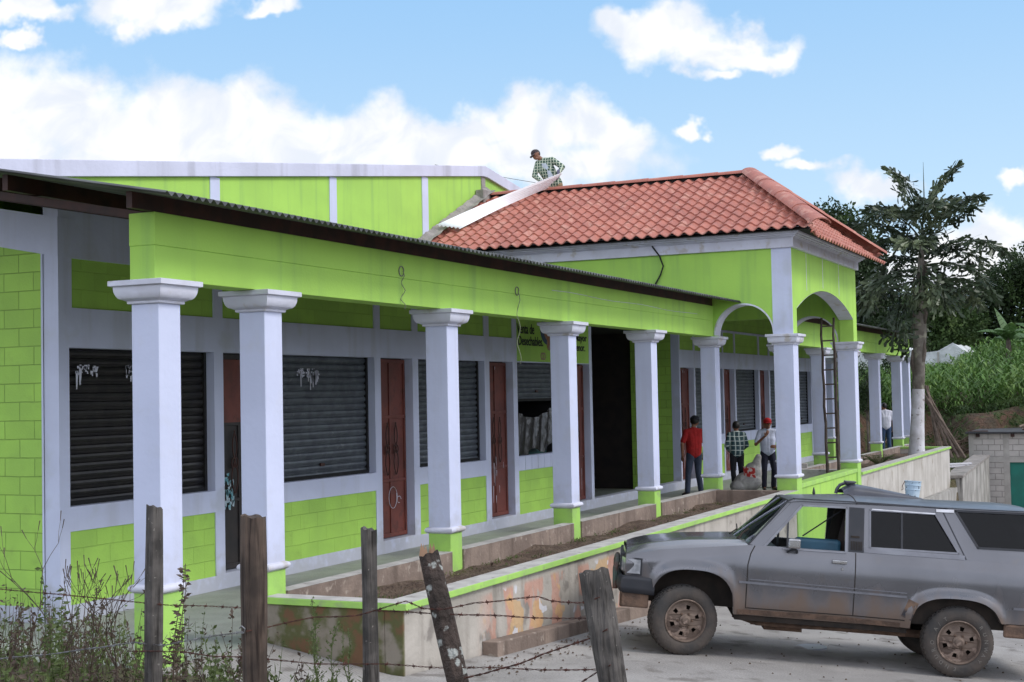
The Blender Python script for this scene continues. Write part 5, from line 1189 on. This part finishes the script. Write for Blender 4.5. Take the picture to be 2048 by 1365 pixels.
for x in (.8, 3.4):
    for y in (.06, -1.72): MB().lathe([(.2, 0), (.3, 0), (.33, .03), (.33, .17), (.3, .2), (.2, .2)], 24, (x, y-.1, .33), 'y').build('wheel', rubber, c2)

# ------------------------------------------------------------------ vegetation
def leafmat(name, c1, c2, c3=None, rough=.55, tr=.25):
    m = mk(name, c1, c2, 1.6, rough, third=c3 or tuple(min(1, x*1.7) for x in c1), tscale=.7, tlo=.5, thi=.68, spec=.3)
    t = m.node_tree; b = t.nodes['Principled BSDF']; o = [n for n in t.nodes if n.type == 'OUTPUT_MATERIAL'][0]
    if tr:
        tl_ = N(t, 'ShaderNodeBsdfTranslucent'); ms = N(t, 'ShaderNodeMixShader'); ms.inputs[0].default_value = tr
        t.links.new(b.inputs['Base Color'].links[0].from_socket, tl_.inputs[0]); t.links.new(b.outputs[0], ms.inputs[1]); t.links.new(tl_.outputs[0], ms.inputs[2]); t.links.new(ms.outputs[0], o.inputs[0])
    return m
lf_dark = leafmat('dark_tree_leaves', (.030, .055, .018), (.018, .034, .012), (.055, .095, .025))
lf_mid = leafmat('mid_green_leaves', (.05, .09, .022), (.03, .058, .017), (.085, .13, .035))
lf_palm = leafmat('palm_leaflets', (.045, .066, .034), (.022, .036, .018), (.13, .16, .085), .40, .12)
lf_corn = leafmat('maize_leaves', (.11, .21, .045), (.065, .135, .03), (.20, .30, .08))
lf_ban = leafmat('banana_leaves', (.085, .16, .05), (.06, .12, .035), (.16, .26, .06))
lf_weed = leafmat('weed_leaves', (.12, .16, .05), (.07, .095, .03), (.22, .22, .09))
lf_dry = leafmat('dry_weeds', (.13, .095, .07), (.07, .048, .038), (.26, .21, .15))
bark = mk('grey_brown_bark', (.14, .115, .095), (.075, .06, .05), 4, .95, bump=.9, bscale=20, bdist=.03)
def leaf(mb, c, d, up, L, Wd):
    d = d.normalized(); s = d.cross(up); s = s.normalized() if s.length > 1e-5 else Vector((1, 0, 0)); n = s.cross(d)
    a = c; b = c+d*L*.5+s*Wd*.5+n*L*.06; e = c+d*L; f = c+d*L*.5-s*Wd*.5+n*L*.06
    k = len(mb.v); mb.v += [tuple(a), tuple(b), tuple(e), tuple(f)]; mb.f.append((k, k+1, k+2, k+3)); mb.m.append(mb.cm)
def rdir(rr):
    z = rr.uniform(-1, 1); a = rr.uniform(0, 2*math.pi); q = math.sqrt(1-z*z); return Vector((q*math.cos(a), q*math.sin(a), z))
def crown(blobs, n, L, seed, droop=.2):
    rr = random.Random(seed); mb = MB(); vol = [b[1]*b[2]*b[3] for b in blobs]; T = sum(vol)
    for (c, a, b, h), v in zip(blobs, vol):
        c = Vector(c); K = max(8, int(n*v/T/16))
        for _ in range(K):
            d = rdir(rr); q = rr.random()**.4; j = rr.uniform(.85, 1.12); p = c+Vector((d.x*a, d.y*b, d.z*h))*q*j
            cl = rr.uniform(.6, 1.3)*L*2.2
            for _ in range(16):
                o = rdir(rr)*cl*rr.random()**.5; dd = (rdir(rr)+d*.7-Vector((0, 0, droop))); leaf(mb, p+o, dd, rdir(rr), L*rr.uniform(.6, 1.3), L*rr.uniform(.35, .7))
    return mb
def tree(label, x, y, zb, blobs, n, L, m, seed, group='trees on the hillside', trunk_r=.22):
    o = empty('tree', (x, y, zb), label=label, cat='tree', group=group)
    crown([((x+b[0], y+b[1], zb+b[2]), b[3], b[4], b[5]) for b in blobs], n, L, seed).build('crown', m, o)
    mb = MB(); top = max(b[2] for b in blobs); rr = random.Random(seed)
    mb.tube([(x, y, zb-.6), (x+.1, y+.05, zb+top*.4), (x-.05, y-.05, zb+top*.8)], [trunk_r, trunk_r*.7, trunk_r*.3], 8)
    for b in blobs: mb.tube([(x+.05, y, zb+top*.35), (x+b[0]*.6, y+b[1]*.6, zb+top*.35+(b[2]-top*.35)*.6), (x+b[0], y+b[1], zb+b[2])], [trunk_r*.5, trunk_r*.3, .03], 6)
    mb.build('trunk', bark, o); return o
G = hground
tree('dark round tree crown rising just behind the right end of the tiled roof', 56, 6.1, 1.0, [(0, .2, 8.4, 2.2, 1.9, 1.5), (0, -1.2, 7.4, 2, 1.2, 1.2), (.3, 1.0, 7.6, 2, 1.2, 1.3), (0, 0, 6.2, 2.3, 2.4, 1.5), (0, -.6, 4.6, 2, 2.4, 1.6)], 26000, .20, lf_dark, 1)
tree('dark tree behind the palm crown, left of the greenhouse', 86, 8.6, 2.3, [(0, 0, 4.6, 3, 2.4, 1.7), (0, -2.2, 4.2, 3, 1.8, 1.5), (0, 2.2, 4.4, 3, 2.0, 1.7), (0, 0, 2.2, 3, 4, 1.8)], 18000, .28, lf_dark, 2)
tree('mid green tree between the palm and the big dark trees', 84, 5.2, 2.5, [(0, .6, 4.6, 2.5, 1.6, 1.4), (0, -1.0, 4.0, 2.5, 1.5, 1.4), (0, 0, 2.0, 2.5, 2.6, 1.8)], 14000, .26, lf_mid, 3)
tree('big dark tree mass rising highest at the right edge', 88, 1.4, 2.8, [(0, -1.2, 7.0, 3, 2.0, 1.6), (0, .6, 5.9, 3, 1.7, 1.6), (0, 2.3, 4.7, 3, 1.6, 1.6), (0, -2.5, 4.8, 3, 2.6, 1.9), (0, 0, 2.4, 3, 4.2, 2.2)], 30000, .27, lf_dark, 4)
tree('dark tree behind the white greenhouse', 90, 12.6, 2.3, [(0, 0, 4.2, 3, 3.0, 1.8), (0, -2.6, 3.6, 2.5, 2, 1.5), (0, 0, 1.6, 3, 4, 1.5)], 10000, .30, lf_dark, 5)
tree('small dark leafy tree seen between the far porch columns', 47.5, 3.15, .2, [(0, 0, 2.4, .5, .55, .7), (0, .2, 1.7, .5, .6, .6)], 2600, .10, lf_dark, 7, trunk_r=.06)
tree('thin leaning tree seen between the two farthest porch columns', 42.5, .85, -.2, [(0, .3, 3.4, .5, .5, .35), (0, .1, 2.6, .3, .3, .3)], 900, .10, lf_dark, 8, trunk_r=.07)

# maize on the slope: one uncountable field
def field(name, label, cat, n, xr, yr, hr, m, seed, L=.75, per=7):
    rr = random.Random(seed); mb = MB()
    for _ in range(n):
        x = xr[0]+(xr[1]-xr[0])*rr.random()**1.3; y = rr.uniform(*yr); z = G(x, y)-.05; h = rr.uniform(*hr)
        for k in range(per):
            t = (k+.6)/per; a = rr.uniform(0, 6.28); d = Vector((math.cos(a), math.sin(a), .75)).normalized(); p = Vector((x, y, z+h*t*.82)); l = L*rr.uniform(.7, 1.15)
            s = Vector((-d.y, d.x, 0))*.048*rr.uniform(.8, 1.4)
            p1 = p+d*l*.4; p2 = p1+Vector((d.x, d.y, .05))*l*.33; p3 = p2+Vector((d.x*.7, d.y*.7, -.75))*l*.35
            b = len(mb.v); mb.v += [tuple(q) for q in (p-s*.6, p+s*.6, p1-s, p1+s, p2-s*.8, p2+s*.8, p3)]
            mb.f += [(b, b+1, b+3, b+2), (b+2, b+3, b+5, b+4), (b+4, b+5, b+6)]; mb.m += [0, 0, 0]
    return tag(mb.build(name, m), label, cat, kind='stuff')
field('maize_field', 'dense green maize growing on the slope above the earth bank', 'maize', 3400, (49.2, 76), (-9, 16), (1.4, 2.05), lf_corn, 21)
def scatter(name, label, cat, pts, m, seed, L, per=14, hh=.3):
    rr = random.Random(seed); mb = MB()
    for (x, y, z) in pts:
        for _ in range(per):
            d = rdir(rr); d.z = abs(d.z)*1.2+.2; leaf(mb, Vector((x+rr.gauss(0, L*.7), y+rr.gauss(0, L*.7), z+rr.random()*hh)), d, rdir(rr), L*rr.uniform(.5, 1.3), L*.25)
    return tag(mb.build(name, m), label, cat, kind='stuff')
rr = random.Random(31)
pts = []
for _ in range(1500):
    x = rr.uniform(46.5, 50.5); y = rr.uniform(-9, 14); 
    if math.sin(y*1.3)+math.sin(y*3.1+2)+rr.gauss(0, .7) > .1 or x > 49: pts.append((x, y, G(x, y)))
scatter('bank_growth', 'green and dry growth hanging over the brown earth bank', 'undergrowth', pts, lf_mid, 32, .22, 12, .3)
pts = [(x, y, G(x, y)) for x, y in ((rr.uniform(35.4, 46.5), rr.uniform(-1.4, 6)) for _ in range(700))]
scatter('yard_grass', 'short grass and weeds in the yard behind the right planter', 'grass', pts, lf_weed, 33, .14, 10, .08)
tk = MB()
for _ in range(60): y = rr.uniform(-1.5, 2.5); tk.tube([(46+rr.random(), y, -.4+rr.random()*.7), (46+rr.random(), y-rr.random()*1.0, -.3+rr.random()*.9)], .025, 5)
tag(tk.build('brushwood', mk('brushwood_twigs', (.15, .11, .08), (.08, .055, .04), 6, .95)), 'loose brushwood piled at the foot of the earth bank', 'brushwood', kind='stuff')

# greenhouse
gh = empty('greenhouse', (75, 6, 1.6), label='pale translucent greenhouse tent on the hillside behind the palm', cat='greenhouse')
ghm = mk('greenhouse_film', (.60, .62, .63), (.50, .52, .53), .8, .7, bump=.5, bscale=2, bdist=.3, third=(.42, .44, .42), tscale=.5)
prof = [(1.3, 1.2), (2.3, 3.9), (3.45, 4.85), (4.3, 4.4), (5.3, 4.3), (6.6, 4.8), (7.6, 4.5), (9.2, 5.0), (11.5, 4.5), (12.5, 1.2)]
mb = MB(); nP = len(prof)
mb.grid(nP*4, 8, lambda u, v: (lambda k, t: (75+v*9+.15*math.sin(k*3+v*6), prof[k][0]*(1-t)+prof[min(k+1, nP-1)][0]*t, prof[k][1]*(1-t)+prof[min(k+1, nP-1)][1]*t-.08*math.sin(math.pi*t)+.05*math.sin(v*20)))(min(int(u*(nP-1)), nP-2), u*(nP-1)-min(int(u*(nP-1)), nP-2)))
mb.poly([[(1.3, .4)]+prof+[(12.5, .4)]], lambda u, v, w: (75+w, u, v), .03)
mb.build('film', ghm, gh, smooth=True, ang=30)
mb = MB()
for y in (2.3, 4.3, 6.6, 9.2, 11.5): mb.tube([(74.95, y, .8), (74.95, y, lerp_pts(prof, y)-.05)], .04, 6)
for z in (2.6, 3.6): mb.tube([(74.95, 2.0, z), (74.95, 12, z)], .02, 5)
mb.build('frame', mk('greenhouse_poles', (.35, .33, .30), rough=.8), gh)

# banana plant
def banana(x, y, z, seed, label):
    o = empty('banana_plant', (x, y, z), label=label, cat='banana plant'); rr = random.Random(seed)
    MB().tube([(x, y, z-.3), (x, y, z+1.2), (x+.05, y, z+1.9)], [.16, .13, .09], 10).build('stem', bark, o)
    for k in range(8):
        a = k*2.4+seed; el = rr.uniform(.5, 1.3) if k else 1.5; L = rr.uniform(1.5, 2.1); mb = MB(); pts = []
        for i in range(9):
            t = i/8; pts.append(Vector((x+math.cos(a)*L*t*math.cos(el*(1-t*.3)), y+math.sin(a)*L*t*math.cos(el*(1-t*.3)), z+1.7+L*t*math.sin(el)*1.0-1.1*t*t*(k > 0))))
        for i in range(8):
            p, q = pts[i], pts[i+1]; d = (q-p).normalized(); s = d.cross(Vector((0, 0, 1))).normalized()
            w0, w1 = (.30*math.sin(math.pi*min(1, (i+j)/8+.08))**.5 for j in (0, 1))
            for sg in (-1, 1):
                b = len(mb.v); mb.v += [tuple(v) for v in (p, q-d*.02, q-d*.02+s*sg*w1-Vector((0, 0, w1*.5)), p+s*sg*w0-Vector((0, 0, w0*.5)))]; mb.f.append((b, b+1, b+2, b+3)); mb.m.append(0)
        mb.build('leaf', lf_ban, o)
banana(63, -.75, 2.9, 1, 'banana plant with broad arching leaves at the right edge, above the maize')
banana(64.5, -2.0, 3.0, 4, 'second banana plant partly beyond the right edge of the maize slope')

# fishtail palm in the right planter
pal = empty('palm_tree', (32, -1.17, .2), label='tall fishtail palm with whitewashed lower trunk rising from the planter', cat='palm tree')
def pz(z): return Vector((32, -1.17-.055*(z-.4)*1.0 if z < 5 else -1.42-.05*(z-5), z))
MB().tube([pz(.15), pz(.5), pz(1.2), pz(2.23)], [.27, .225, .195, .175], 16).build('whitewashed_trunk', mk('whitewash', (.60, .59, .62), (.46, .44, .45), 3, .9, bump=.7, bscale=14, third=(.24, .21, .2), tscale=9, tlo=.62, thi=.7), pal, smooth=True)
MB().tube([pz(2.231), pz(2.7), pz(3.2), pz(3.8), pz(4.5), pz(5.4), pz(6.6)], [.173, .18, .165, .20, .155, .12, .06], 14).build('trunk', mk('palm_trunk_bark', (.19, .17, .145), (.10, .085, .07), 3, .9, bump=.8, bscale=12, third=(.26, .25, .19), tscale=5), pal, smooth=True)
sc_ = MB(); rr = random.Random(2)
for k in range(9): z = 2.5+k*.36; a = k*2.1; p = pz(z); sc_.tube([p+Vector((math.cos(a)*.12, math.sin(a)*.12, -.2)), p+Vector((math.cos(a)*.2, math.sin(a)*.2, .1)), p+Vector((math.cos(a)*.17, math.sin(a)*.17, .5))], [.07, .06, .02], 7)
sc_.build('leaf_sheath', bark, pal, smooth=True)
def frond(base, az, el, L, bend, seed, young=False):
    rr = random.Random(seed); mb = MB(); pts = []; p = Vector(base); n = 16; e = el
    for i in range(n+1):
        pts.append(p.copy()); e -= bend/n*(1+i/n*.6); p = p+Vector((math.cos(az)*math.cos(e), math.sin(az)*math.cos(e), math.sin(e)))*L/n
    mb.tube(pts, [.032*(1-.8*i/n) for i in range(n+1)], 5)
    for i in range(3, n+1):
        t = i/n; d = (pts[i]-pts[i-1]).normalized(); side = d.cross(Vector((0, 0, 1))); side = side.normalized() if side.length > .1 else Vector((math.sin(az), -math.cos(az), 0)); nrm = side.cross(d)
        for sg in (-1, 1):
            bl = (.20+.36*math.sin(math.pi*min(1, t*.95+.05)))*rr.uniform(.8, 1.15)
            if t > .93: bl *= .7
            bd = (side*sg*.9+d*.75+nrm*rr.uniform(-.1, .35)).normalized(); q = pts[i]+Vector((0, 0, 0)); K = 4
            for k in range(1, K+1):
                q = pts[i]+bd*bl*k/K+Vector((0, 0, -.30*bl*(k/K)**2))
                for s2 in (-1, 1):
                    ld = (bd*.7+d*s2*.8+Vector((0, 0, rr.uniform(-.9, .1)))+rdir(rr)*.3).normalized(); l = .24*rr.uniform(.5, 1.5); wv = .085*rr.uniform(.5, 1.3)
                    s3 = ld.cross(rdir(rr)).normalized(); b = len(mb.v); e1 = q+ld*l
                    mb.v += [tuple(q), tuple(e1+s3*wv*.55), tuple(e1+ld*.03-s3*wv*.05), tuple(e1-s3*wv*.55-ld*.05)]; mb.f.append((b, b+1, b+2, b+3)); mb.m.append(0)
    mb.build('frond', lf_palm, pal)
# azimuth measured so that the crown spreads as in the photograph
fr_ = []
prr = random.Random(17)
for k in range(19):
    t = (k+.5)/19; fr_.append((4.95+2.0*t, k*2.39996+.4, -.18+1.42*t+prr.uniform(-.15, .15), 2.1-.35*t+prr.uniform(-.35, .3), .65+prr.uniform(-.1, .6)))
fr_ += [(6.2, 1.62, .95, 2.6, 1.0), (5.9, -1.62, .75, 2.5, 1.1), (5.3, -1.7, .25, 2.2, .8), (5.4, 1.5, .35, 2.1, .9), (6.9, 1.2, 1.35, 1.9, .4), (6.9, -1.5, 1.3, 1.9, .4), (5.6, 3.3, .55, 1.9, 2.0)]
for k, (z0, az, el, L, bd) in enumerate(fr_): frond(pz(z0), az, el, L, bd, 50+k)
MB().tube([pz(6.4), pz(7.6)+Vector((0, -.05, 0)), pz(8.75)], [.03, .02, .004], 6).build('spear', lf_palm, pal)
fern = empty('fern', (27.6, -.9, .25), label='small fern like plant growing in the right planter', cat='plant')
mb = MB(); rr = random.Random(4)
for k in range(16):
    a = rr.uniform(0, 6.28); pts = [Vector((27.6, -.9, .25))+Vector((math.cos(a)*.5*t, math.sin(a)*.5*t, .55*t-.35*t*t*rr.uniform(.6, 1.2))) for t in (0, .25, .5, .75, 1)]
    mb.tube(pts, .006, 4)
    for p, q in zip(pts, pts[1:]):
        for j in range(3):
            for sg in (-1, 1): d = (q-p).normalized(); s = d.cross(Vector((0, 0, 1))); leaf(mb, p.lerp(q, j/3), s*sg+d*.5, Vector((0, 0, 1)), .13, .02)
mb.build('leaves', leafmat('fern_leaves', (.07, .10, .03), (.04, .06, .02)), fern)
# sprouts and litter on the planter soil
rr = random.Random(8); pts = []
for _ in range(230): x = rr.uniform(1.7, 15.4); y = rr.uniform(-.35, -.2) if rr.random() < .6 else rr.uniform(-1.3, -.3); pts.append((x, y, .21))
scatter('soil_weeds', 'tiny weeds sprouting on the planter soil along the kerb', 'weeds', pts, lf_weed, 9, .045, 6, .02)
lt = MB()
for _ in range(500): x, y = rr.uniform(1.6, 15.4), rr.uniform(-1.35, -.2); leaf(lt, Vector((x, y, .245)), Vector((rr.uniform(-1, 1), rr.uniform(-1, 1), .1)), Vector((0, 0, 1)), rr.uniform(.03, .09), .03)
tag(lt.build('leaf_litter', lf_dry), 'dead leaves and crumbs scattered on the planter soil', 'litter', kind='stuff')

# ------------------------------------------------------------------ barbed wire fence in front
def post(label, top, bot, r, m, sq=False, seed=0, cut=None):
    t = Vector(top); b = Vector(bot); d = (t-b).normalized(); b = b-d*.75; rr = random.Random(seed); o = empty('fence_post', tuple(b), label=label, cat='fence post', group='posts of the barbed wire fence')
    mb = MB(); n = 22; K = 26; ph = [rr.uniform(0, 6.28) for _ in range(4)]
    s1 = d.cross(Vector((0, 0, 1)) if abs(d.z) < .99 else Vector((1, 0, 0))).normalized() if abs(d.z) < .9999 else Vector((1, 0, 0)); s2 = d.cross(s1)
    L = (t-b).length
    def fn(u, v):
        a = 2*math.pi*u; rad = r
        if sq: rad = r*min(1.25, 1/max(abs(math.cos(a+.5)), abs(math.sin(a+.5))))
        rad *= 1+.06*math.sin(3*a+ph[0]+v*2)+.05*math.sin(7*a+ph[1])+.035*math.sin(13*a+ph[2])+.06*math.sin(v*9+ph[3])-.10*math.exp(-((math.sin((a-1.7)/2))/.06)**2)
        rad *= 1-.06*max(0, v-.9)*3
        p = b+d*L*v+s1*math.cos(a)*rad+s2*math.sin(a)*rad
        if v > .97: p += d*(.007*math.sin(a+ph[0])+.004*math.sin(a*5+ph[1]))
        return tuple(p)
    mb.grid(n*2, K, fn, close_u=True)
    k0 = len(mb.v)-n*2; mb.v.append(tuple(t-d*.01)); mb.f += [(k0+i, k0+(i+1) % (n*2), len(mb.v)-1) for i in range(n*2)]; mb.m += [0]*n*2
    mb.build('post_shaft', m, o, smooth=True, ang=50)
    return o
P1 = post('squared grey fence post standing leftmost', (-4.648, -3.757, 1.80), (-4.65, -3.744, 1.037), .031, wood, True, 1)
P2 = post('thick split brown fence post, second from the left', (-4.791, -4.384, 1.781), (-4.795, -4.385, 1.107), .050, wood_b, False, 2)
P3 = post('slim grey weathered fence post, third from the left', (-4.597, -4.81, 1.721), (-4.607, -4.817, 1.10), .026, wood, True, 3)
P4 = post('lichen covered round fence post leaning left with broken top', (-4.751, -5.169, 1.646), (-4.804, -5.315, 1.171), .040, bark_l, False, 4)
P5 = post('dark leaning fence post in front of the car nose', (-4.95, -5.938, 1.63), (-4.959, -6.004, 1.246), .048, wood, False, 5)
sp = MB(); rr = random.Random(6)
for i in range(9): a = rr.uniform(0, 6.28); q = Vector((-4.751+.025*math.cos(a), -5.169+.025*math.sin(a), 1.64)); sp.add([tuple(q-Vector((0, .01, .01))), tuple(q+Vector((0, .012, 0))), tuple(q+Vector((.0, .002, .025+.03*rr.random())))], [(0, 1, 2)])
sp.build('splinters', mk('fresh_splinter_wood', (.45, .27, .17), rough=.9), P4)
MB().tube([(-4.86, -4.355, 1.335), (-4.865, -4.37, 1.345), (-4.865, -4.385, 1.335), (-4.865, -4.38, 1.318), (-4.86, -4.365, 1.315)], .003, 6).build('staple', galv, P2)
WR = {
'A': [(-4.69, -2.713, 1.412), (-4.673, -2.882, 1.408), (-4.662, -3.18, 1.402), (-4.654, -3.45, 1.387), (-4.649, -3.701, 1.38), (-4.681, -3.906, 1.38), (-4.771, -4.294, 1.404), (-4.83, -4.389, 1.407)],
'B': [(-4.691, -2.711, 1.057), (-4.674, -2.88, 1.087), (-4.667, -3.06, 1.117), (-4.654, -3.471, 1.17), (-4.651, -3.642, 1.207), (-4.70, -3.849, 1.213), (-4.73, -4.035, 1.247), (-4.80, -4.204, 1.291), (-4.86, -4.369, 1.325)],
'B2': [(-4.86, -4.388, 1.324), (-4.769, -4.44, 1.327), (-4.691, -4.609, 1.366), (-4.65, -4.776, 1.378), (-4.65, -4.852, 1.397), (-4.695, -5.035, 1.445), (-4.80, -5.168, 1.442), (-4.83, -5.272, 1.452), (-4.818, -5.398, 1.478), (-4.846, -5.522, 1.489), (-4.887, -5.696, 1.519), (-4.9, -5.749, 1.51), (-4.98, -5.915, 1.525), (-5.01, -5.984, 1.55)],
'C': [(-4.70, -3.642, 1.174), (-4.694, -3.958, 1.187), (-4.735, -4.138, 1.188), (-4.776, -4.304, 1.2), (-4.692, -4.606, 1.179), (-4.628, -4.87, 1.18), (-4.787, -5.232, 1.219), (-4.847, -5.515, 1.244), (-4.87, -5.614, 1.251), (-4.956, -5.953, 1.286)],
'D': [(-4.609, -4.83, 1.39), (-4.765, -5.191, 1.42), (-4.846, -5.519, 1.436), (-4.874, -5.638, 1.44), (-4.938, -5.888, 1.461), (-4.954, -5.951, 1.465)],
'E': [(-4.799, -5.291, 1.174), (-4.817, -5.375, 1.194), (-4.832, -5.445, 1.213), (-4.868, -5.608, 1.272), (-4.894, -5.712, 1.32), (-4.914, -5.792, 1.348), (-4.96, -5.925, 1.391), (-5.01, -6.01, 1.434)],
'F': [(-4.932, -5.85, 1.213), (-4.94, -5.883, 1.235), (-4.956, -5.953, 1.277), (-5.01, -6.019, 1.313)]}
WL = {'A': 'top barbed strand from the left edge to the split brown post', 'B': 'slack lower barbed strand sagging left of the split brown post', 'B2': 'rusty top strand running from the split post to the dark leaning post', 'C': 'lowest nearly level strand of the barbed wire', 'D': 'thin straight middle strand between the lichened and dark posts', 'E': 'thick twisted rusty strand climbing to the dark leaning post', 'F': 'short rusty strand at the foot of the dark leaning post'}
for ki, (k, P) in enumerate(WR.items()):
    V = [Vector(p) for p in P]; pts = []
    rr = random.Random(ki); amp = .0045 if k in 'BEF' or k == 'B2' else .002
    for a, b in zip(V, V[1:]):
        m_ = max(2, int((b-a).length/.012))
        for i in range(m_): pts.append(a.lerp(b, i/m_))
    pts.append(V[-1]); mb = MB()
    for ph in (0, math.pi):
        mb.tube([p+Vector((0, 0, .0022*math.cos(i*.9+ph)+amp*math.sin(i*.13)))+Vector((.0022*math.sin(i*.9+ph), 0, 0)) for i, p in enumerate(pts)], .0014 if k not in 'EB' else .0018, 4)
    i = 4
    while i < len(pts)-3:
        p = pts[i]+Vector((0, 0, amp*math.sin(i*.13))); d = (pts[i+1]-pts[i-1]).normalized()
        for q in range(2):
            e = Vector((rr.uniform(-1, 1), rr.uniform(-.5, .5), rr.uniform(-1, 1))).normalized(); mb.tube([p-e*.011, p+e*.011], .0012, 4)
        mb.tube([p-d*.005, p+d*.005], .0042, 6); i += rr.choice((7, 8, 9))
    tag(mb.build('barbed_wire', galv if k == 'B' else rust), WL[k], 'barbed wire', 'strands of the barbed wire fence')

# ------------------------------------------------------------------ weeds on the verge
def stemplant(name, label, x, y, h, seed, m, kind):
    rr = random.Random(seed); z = G(x, y)-.02; mb = MB(); base = Vector((x, y, z))
    if kind == 'branchy':
        def br(p, d, l, r, lv):
            q = p+d*l; q2 = p.lerp(q, .5)+rdir(rr)*l*.03; mb.tube([p, q2, q], [r, r*.85, r*.7], 5, cap=False)
            if lv == 0:
                mb.tube([q, q+(d+Vector((0, 0, .3))).normalized()*.05], [.0016, .0026], 5); return
            for k in range(2 if lv < 3 else 3):
                a = rr.uniform(0, 6.28); dd = (d+Vector((math.cos(a)*.5, math.sin(a)*.75, rr.uniform(0, .45)))).normalized(); br(q, dd, l*rr.uniform(.55, .85), r*.68, lv-1)
        br(base, Vector((.05, .03, 1)).normalized(), h*.36, .0055, 4)
    else:
        n = rr.choice((2, 3, 4))
        for s_ in range(n):
            a = rr.uniform(0, 6.28); top = base+Vector((math.cos(a)*.07, math.sin(a)*.1, h*rr.uniform(.7, 1)))
            pts = [base.lerp(top, t/6)+Vector((.008*math.sin(t+s_), .01*math.sin(t*1.7+s_), 0)) for t in range(7)]; mb.tube(pts, [.0035*(1-.1*t) for t in range(7)], 5)
            for t in range(8, 60):
                u = t/60*6; i = min(5, int(u)); p = pts[i].lerp(pts[i+1], u-i); q = rr.uniform(0, 6.28)
                if kind == 'spiky':
                    dd = Vector((math.cos(q), math.sin(q), .7)); leaf(mb, p, dd, Vector((0, 0, 1)), .055*(1.15-t/60), .009)
                elif kind == 'feathery':
                    dd = Vector((math.cos(q), math.sin(q), 1.0)).normalized(); e = p+dd*.07*(1.1-t/70)*rr.uniform(.6, 1.5); mb.tube([p, e], .0012, 3)
                    for _ in range(3): leaf(mb, p.lerp(e, rr.uniform(.5, 1)), rdir(rr), rdir(rr), .012, .008)
                else:
                    dd = Vector((math.cos(q), math.sin(q), rr.uniform(-.4, .6))); leaf(mb, p, dd, rdir(rr), .034*rr.uniform(.5, 1.4), .018)
    o = mb.build(name, m, origin=tuple(base)); return tag(o, label, 'weed')
stemplant('weed_plant', 'tall bare forked weed stem in front of the grey porch floor', -4.35, -3.28, .72, 3, lf_dry, 'branchy')
stemplant('weed_plant', 'forked dry weed at the far left before the green end wall', -4.3, -2.92, .80, 14, lf_dry, 'branchy')
stemplant('weed_plant', 'reddish brown seed head weed just left of the first fence post', -4.4, -3.62, .78, 5, lf_dry, 'leafy')
stemplant('weed_plant', 'spiky green weed between the split post and the slim grey post', -4.2, -4.50, .60, 6, lf_weed, 'spiky')
stemplant('weed_plant', 'feathery yellow green weed right beside the split brown post', -4.25, -4.36, .62, 7, lf_weed, 'feathery')
stemplant('weed_plant', 'faint feathery weed between the first and second fence posts', -4.25, -4.02, .50, 8, lf_dry, 'feathery')
stemplant('weed_plant', 'low leafy weed at the foot of the first fence post', -4.4, -3.86, .36, 9, lf_weed, 'leafy')
stemplant('weed_plant', 'broad leafed weed with yellowing leaves at the lower left', -4.45, -3.02, .74, 10, lf_weed, 'leafy')
stemplant('weed_plant', 'pale dry flowering weed before the lilac wall corner', -4.4, -3.12, .70, 11, lf_dry, 'feathery')
rr = random.Random(77); pts = []
for _ in range(640):
    y = -2.0-rr.random()**1.2*1.75; x = rr.uniform(-5.2, -3.3); pts.append((x, y, G(x, y)))
def verge(name, label, cat, pts, m, seed, hmax):
    rr = random.Random(seed); mb = MB()
    for (x, y, z) in pts:
        k = sm(-4.2, -2.9, y); h = rr.uniform(.16, .44)*hmax*(.55+.45*k); top = Vector((x+rr.gauss(0, .06), y+rr.gauss(0, .06), z+h)); b = Vector((x, y, z-.03)); mb.tube([b, b.lerp(top, .5)+rdir(rr)*.015, top], [.0025, .002, .001], 3, cap=False)
        for _ in range(13): leaf(mb, b.lerp(top, rr.uniform(.2, 1)), rdir(rr)+Vector((0, 0, .3)), rdir(rr), rr.uniform(.012, .045), rr.uniform(.006, .02))
    return tag(mb.build(name, m), label, cat, kind='stuff')
verge('verge_weeds', 'tangle of green weeds filling the lower left verge', 'weeds', pts[:300], lf_weed, 78, .85)
verge('dry_verge_weeds', 'tangle of dry brown stalks among the verge weeds', 'weeds', pts[300:], lf_dry, 79, .95)
pts = [(rr.uniform(-3.4, -.35), rr.uniform(-4.6, 2.0), 0) for _ in range(1100)]; pts = [(x, y, G(x, y)) for x, y, z in pts]
scatter('verge_grass', 'short grass on the bank between the fence and the path', 'grass', pts, lf_weed, 80, .07, 10, .05)
# overhead line crossing behind the roofer
tag(MB().tube([(17.09, 6.35, 7.264), (20.1, 5.98, 7.335), (23.17, 5.6, 7.435), (30, 4.7, 7.70)], .006, 5).build('overhead_wire', blackpl), 'thin overhead wire passing behind the roofer', 'wire')
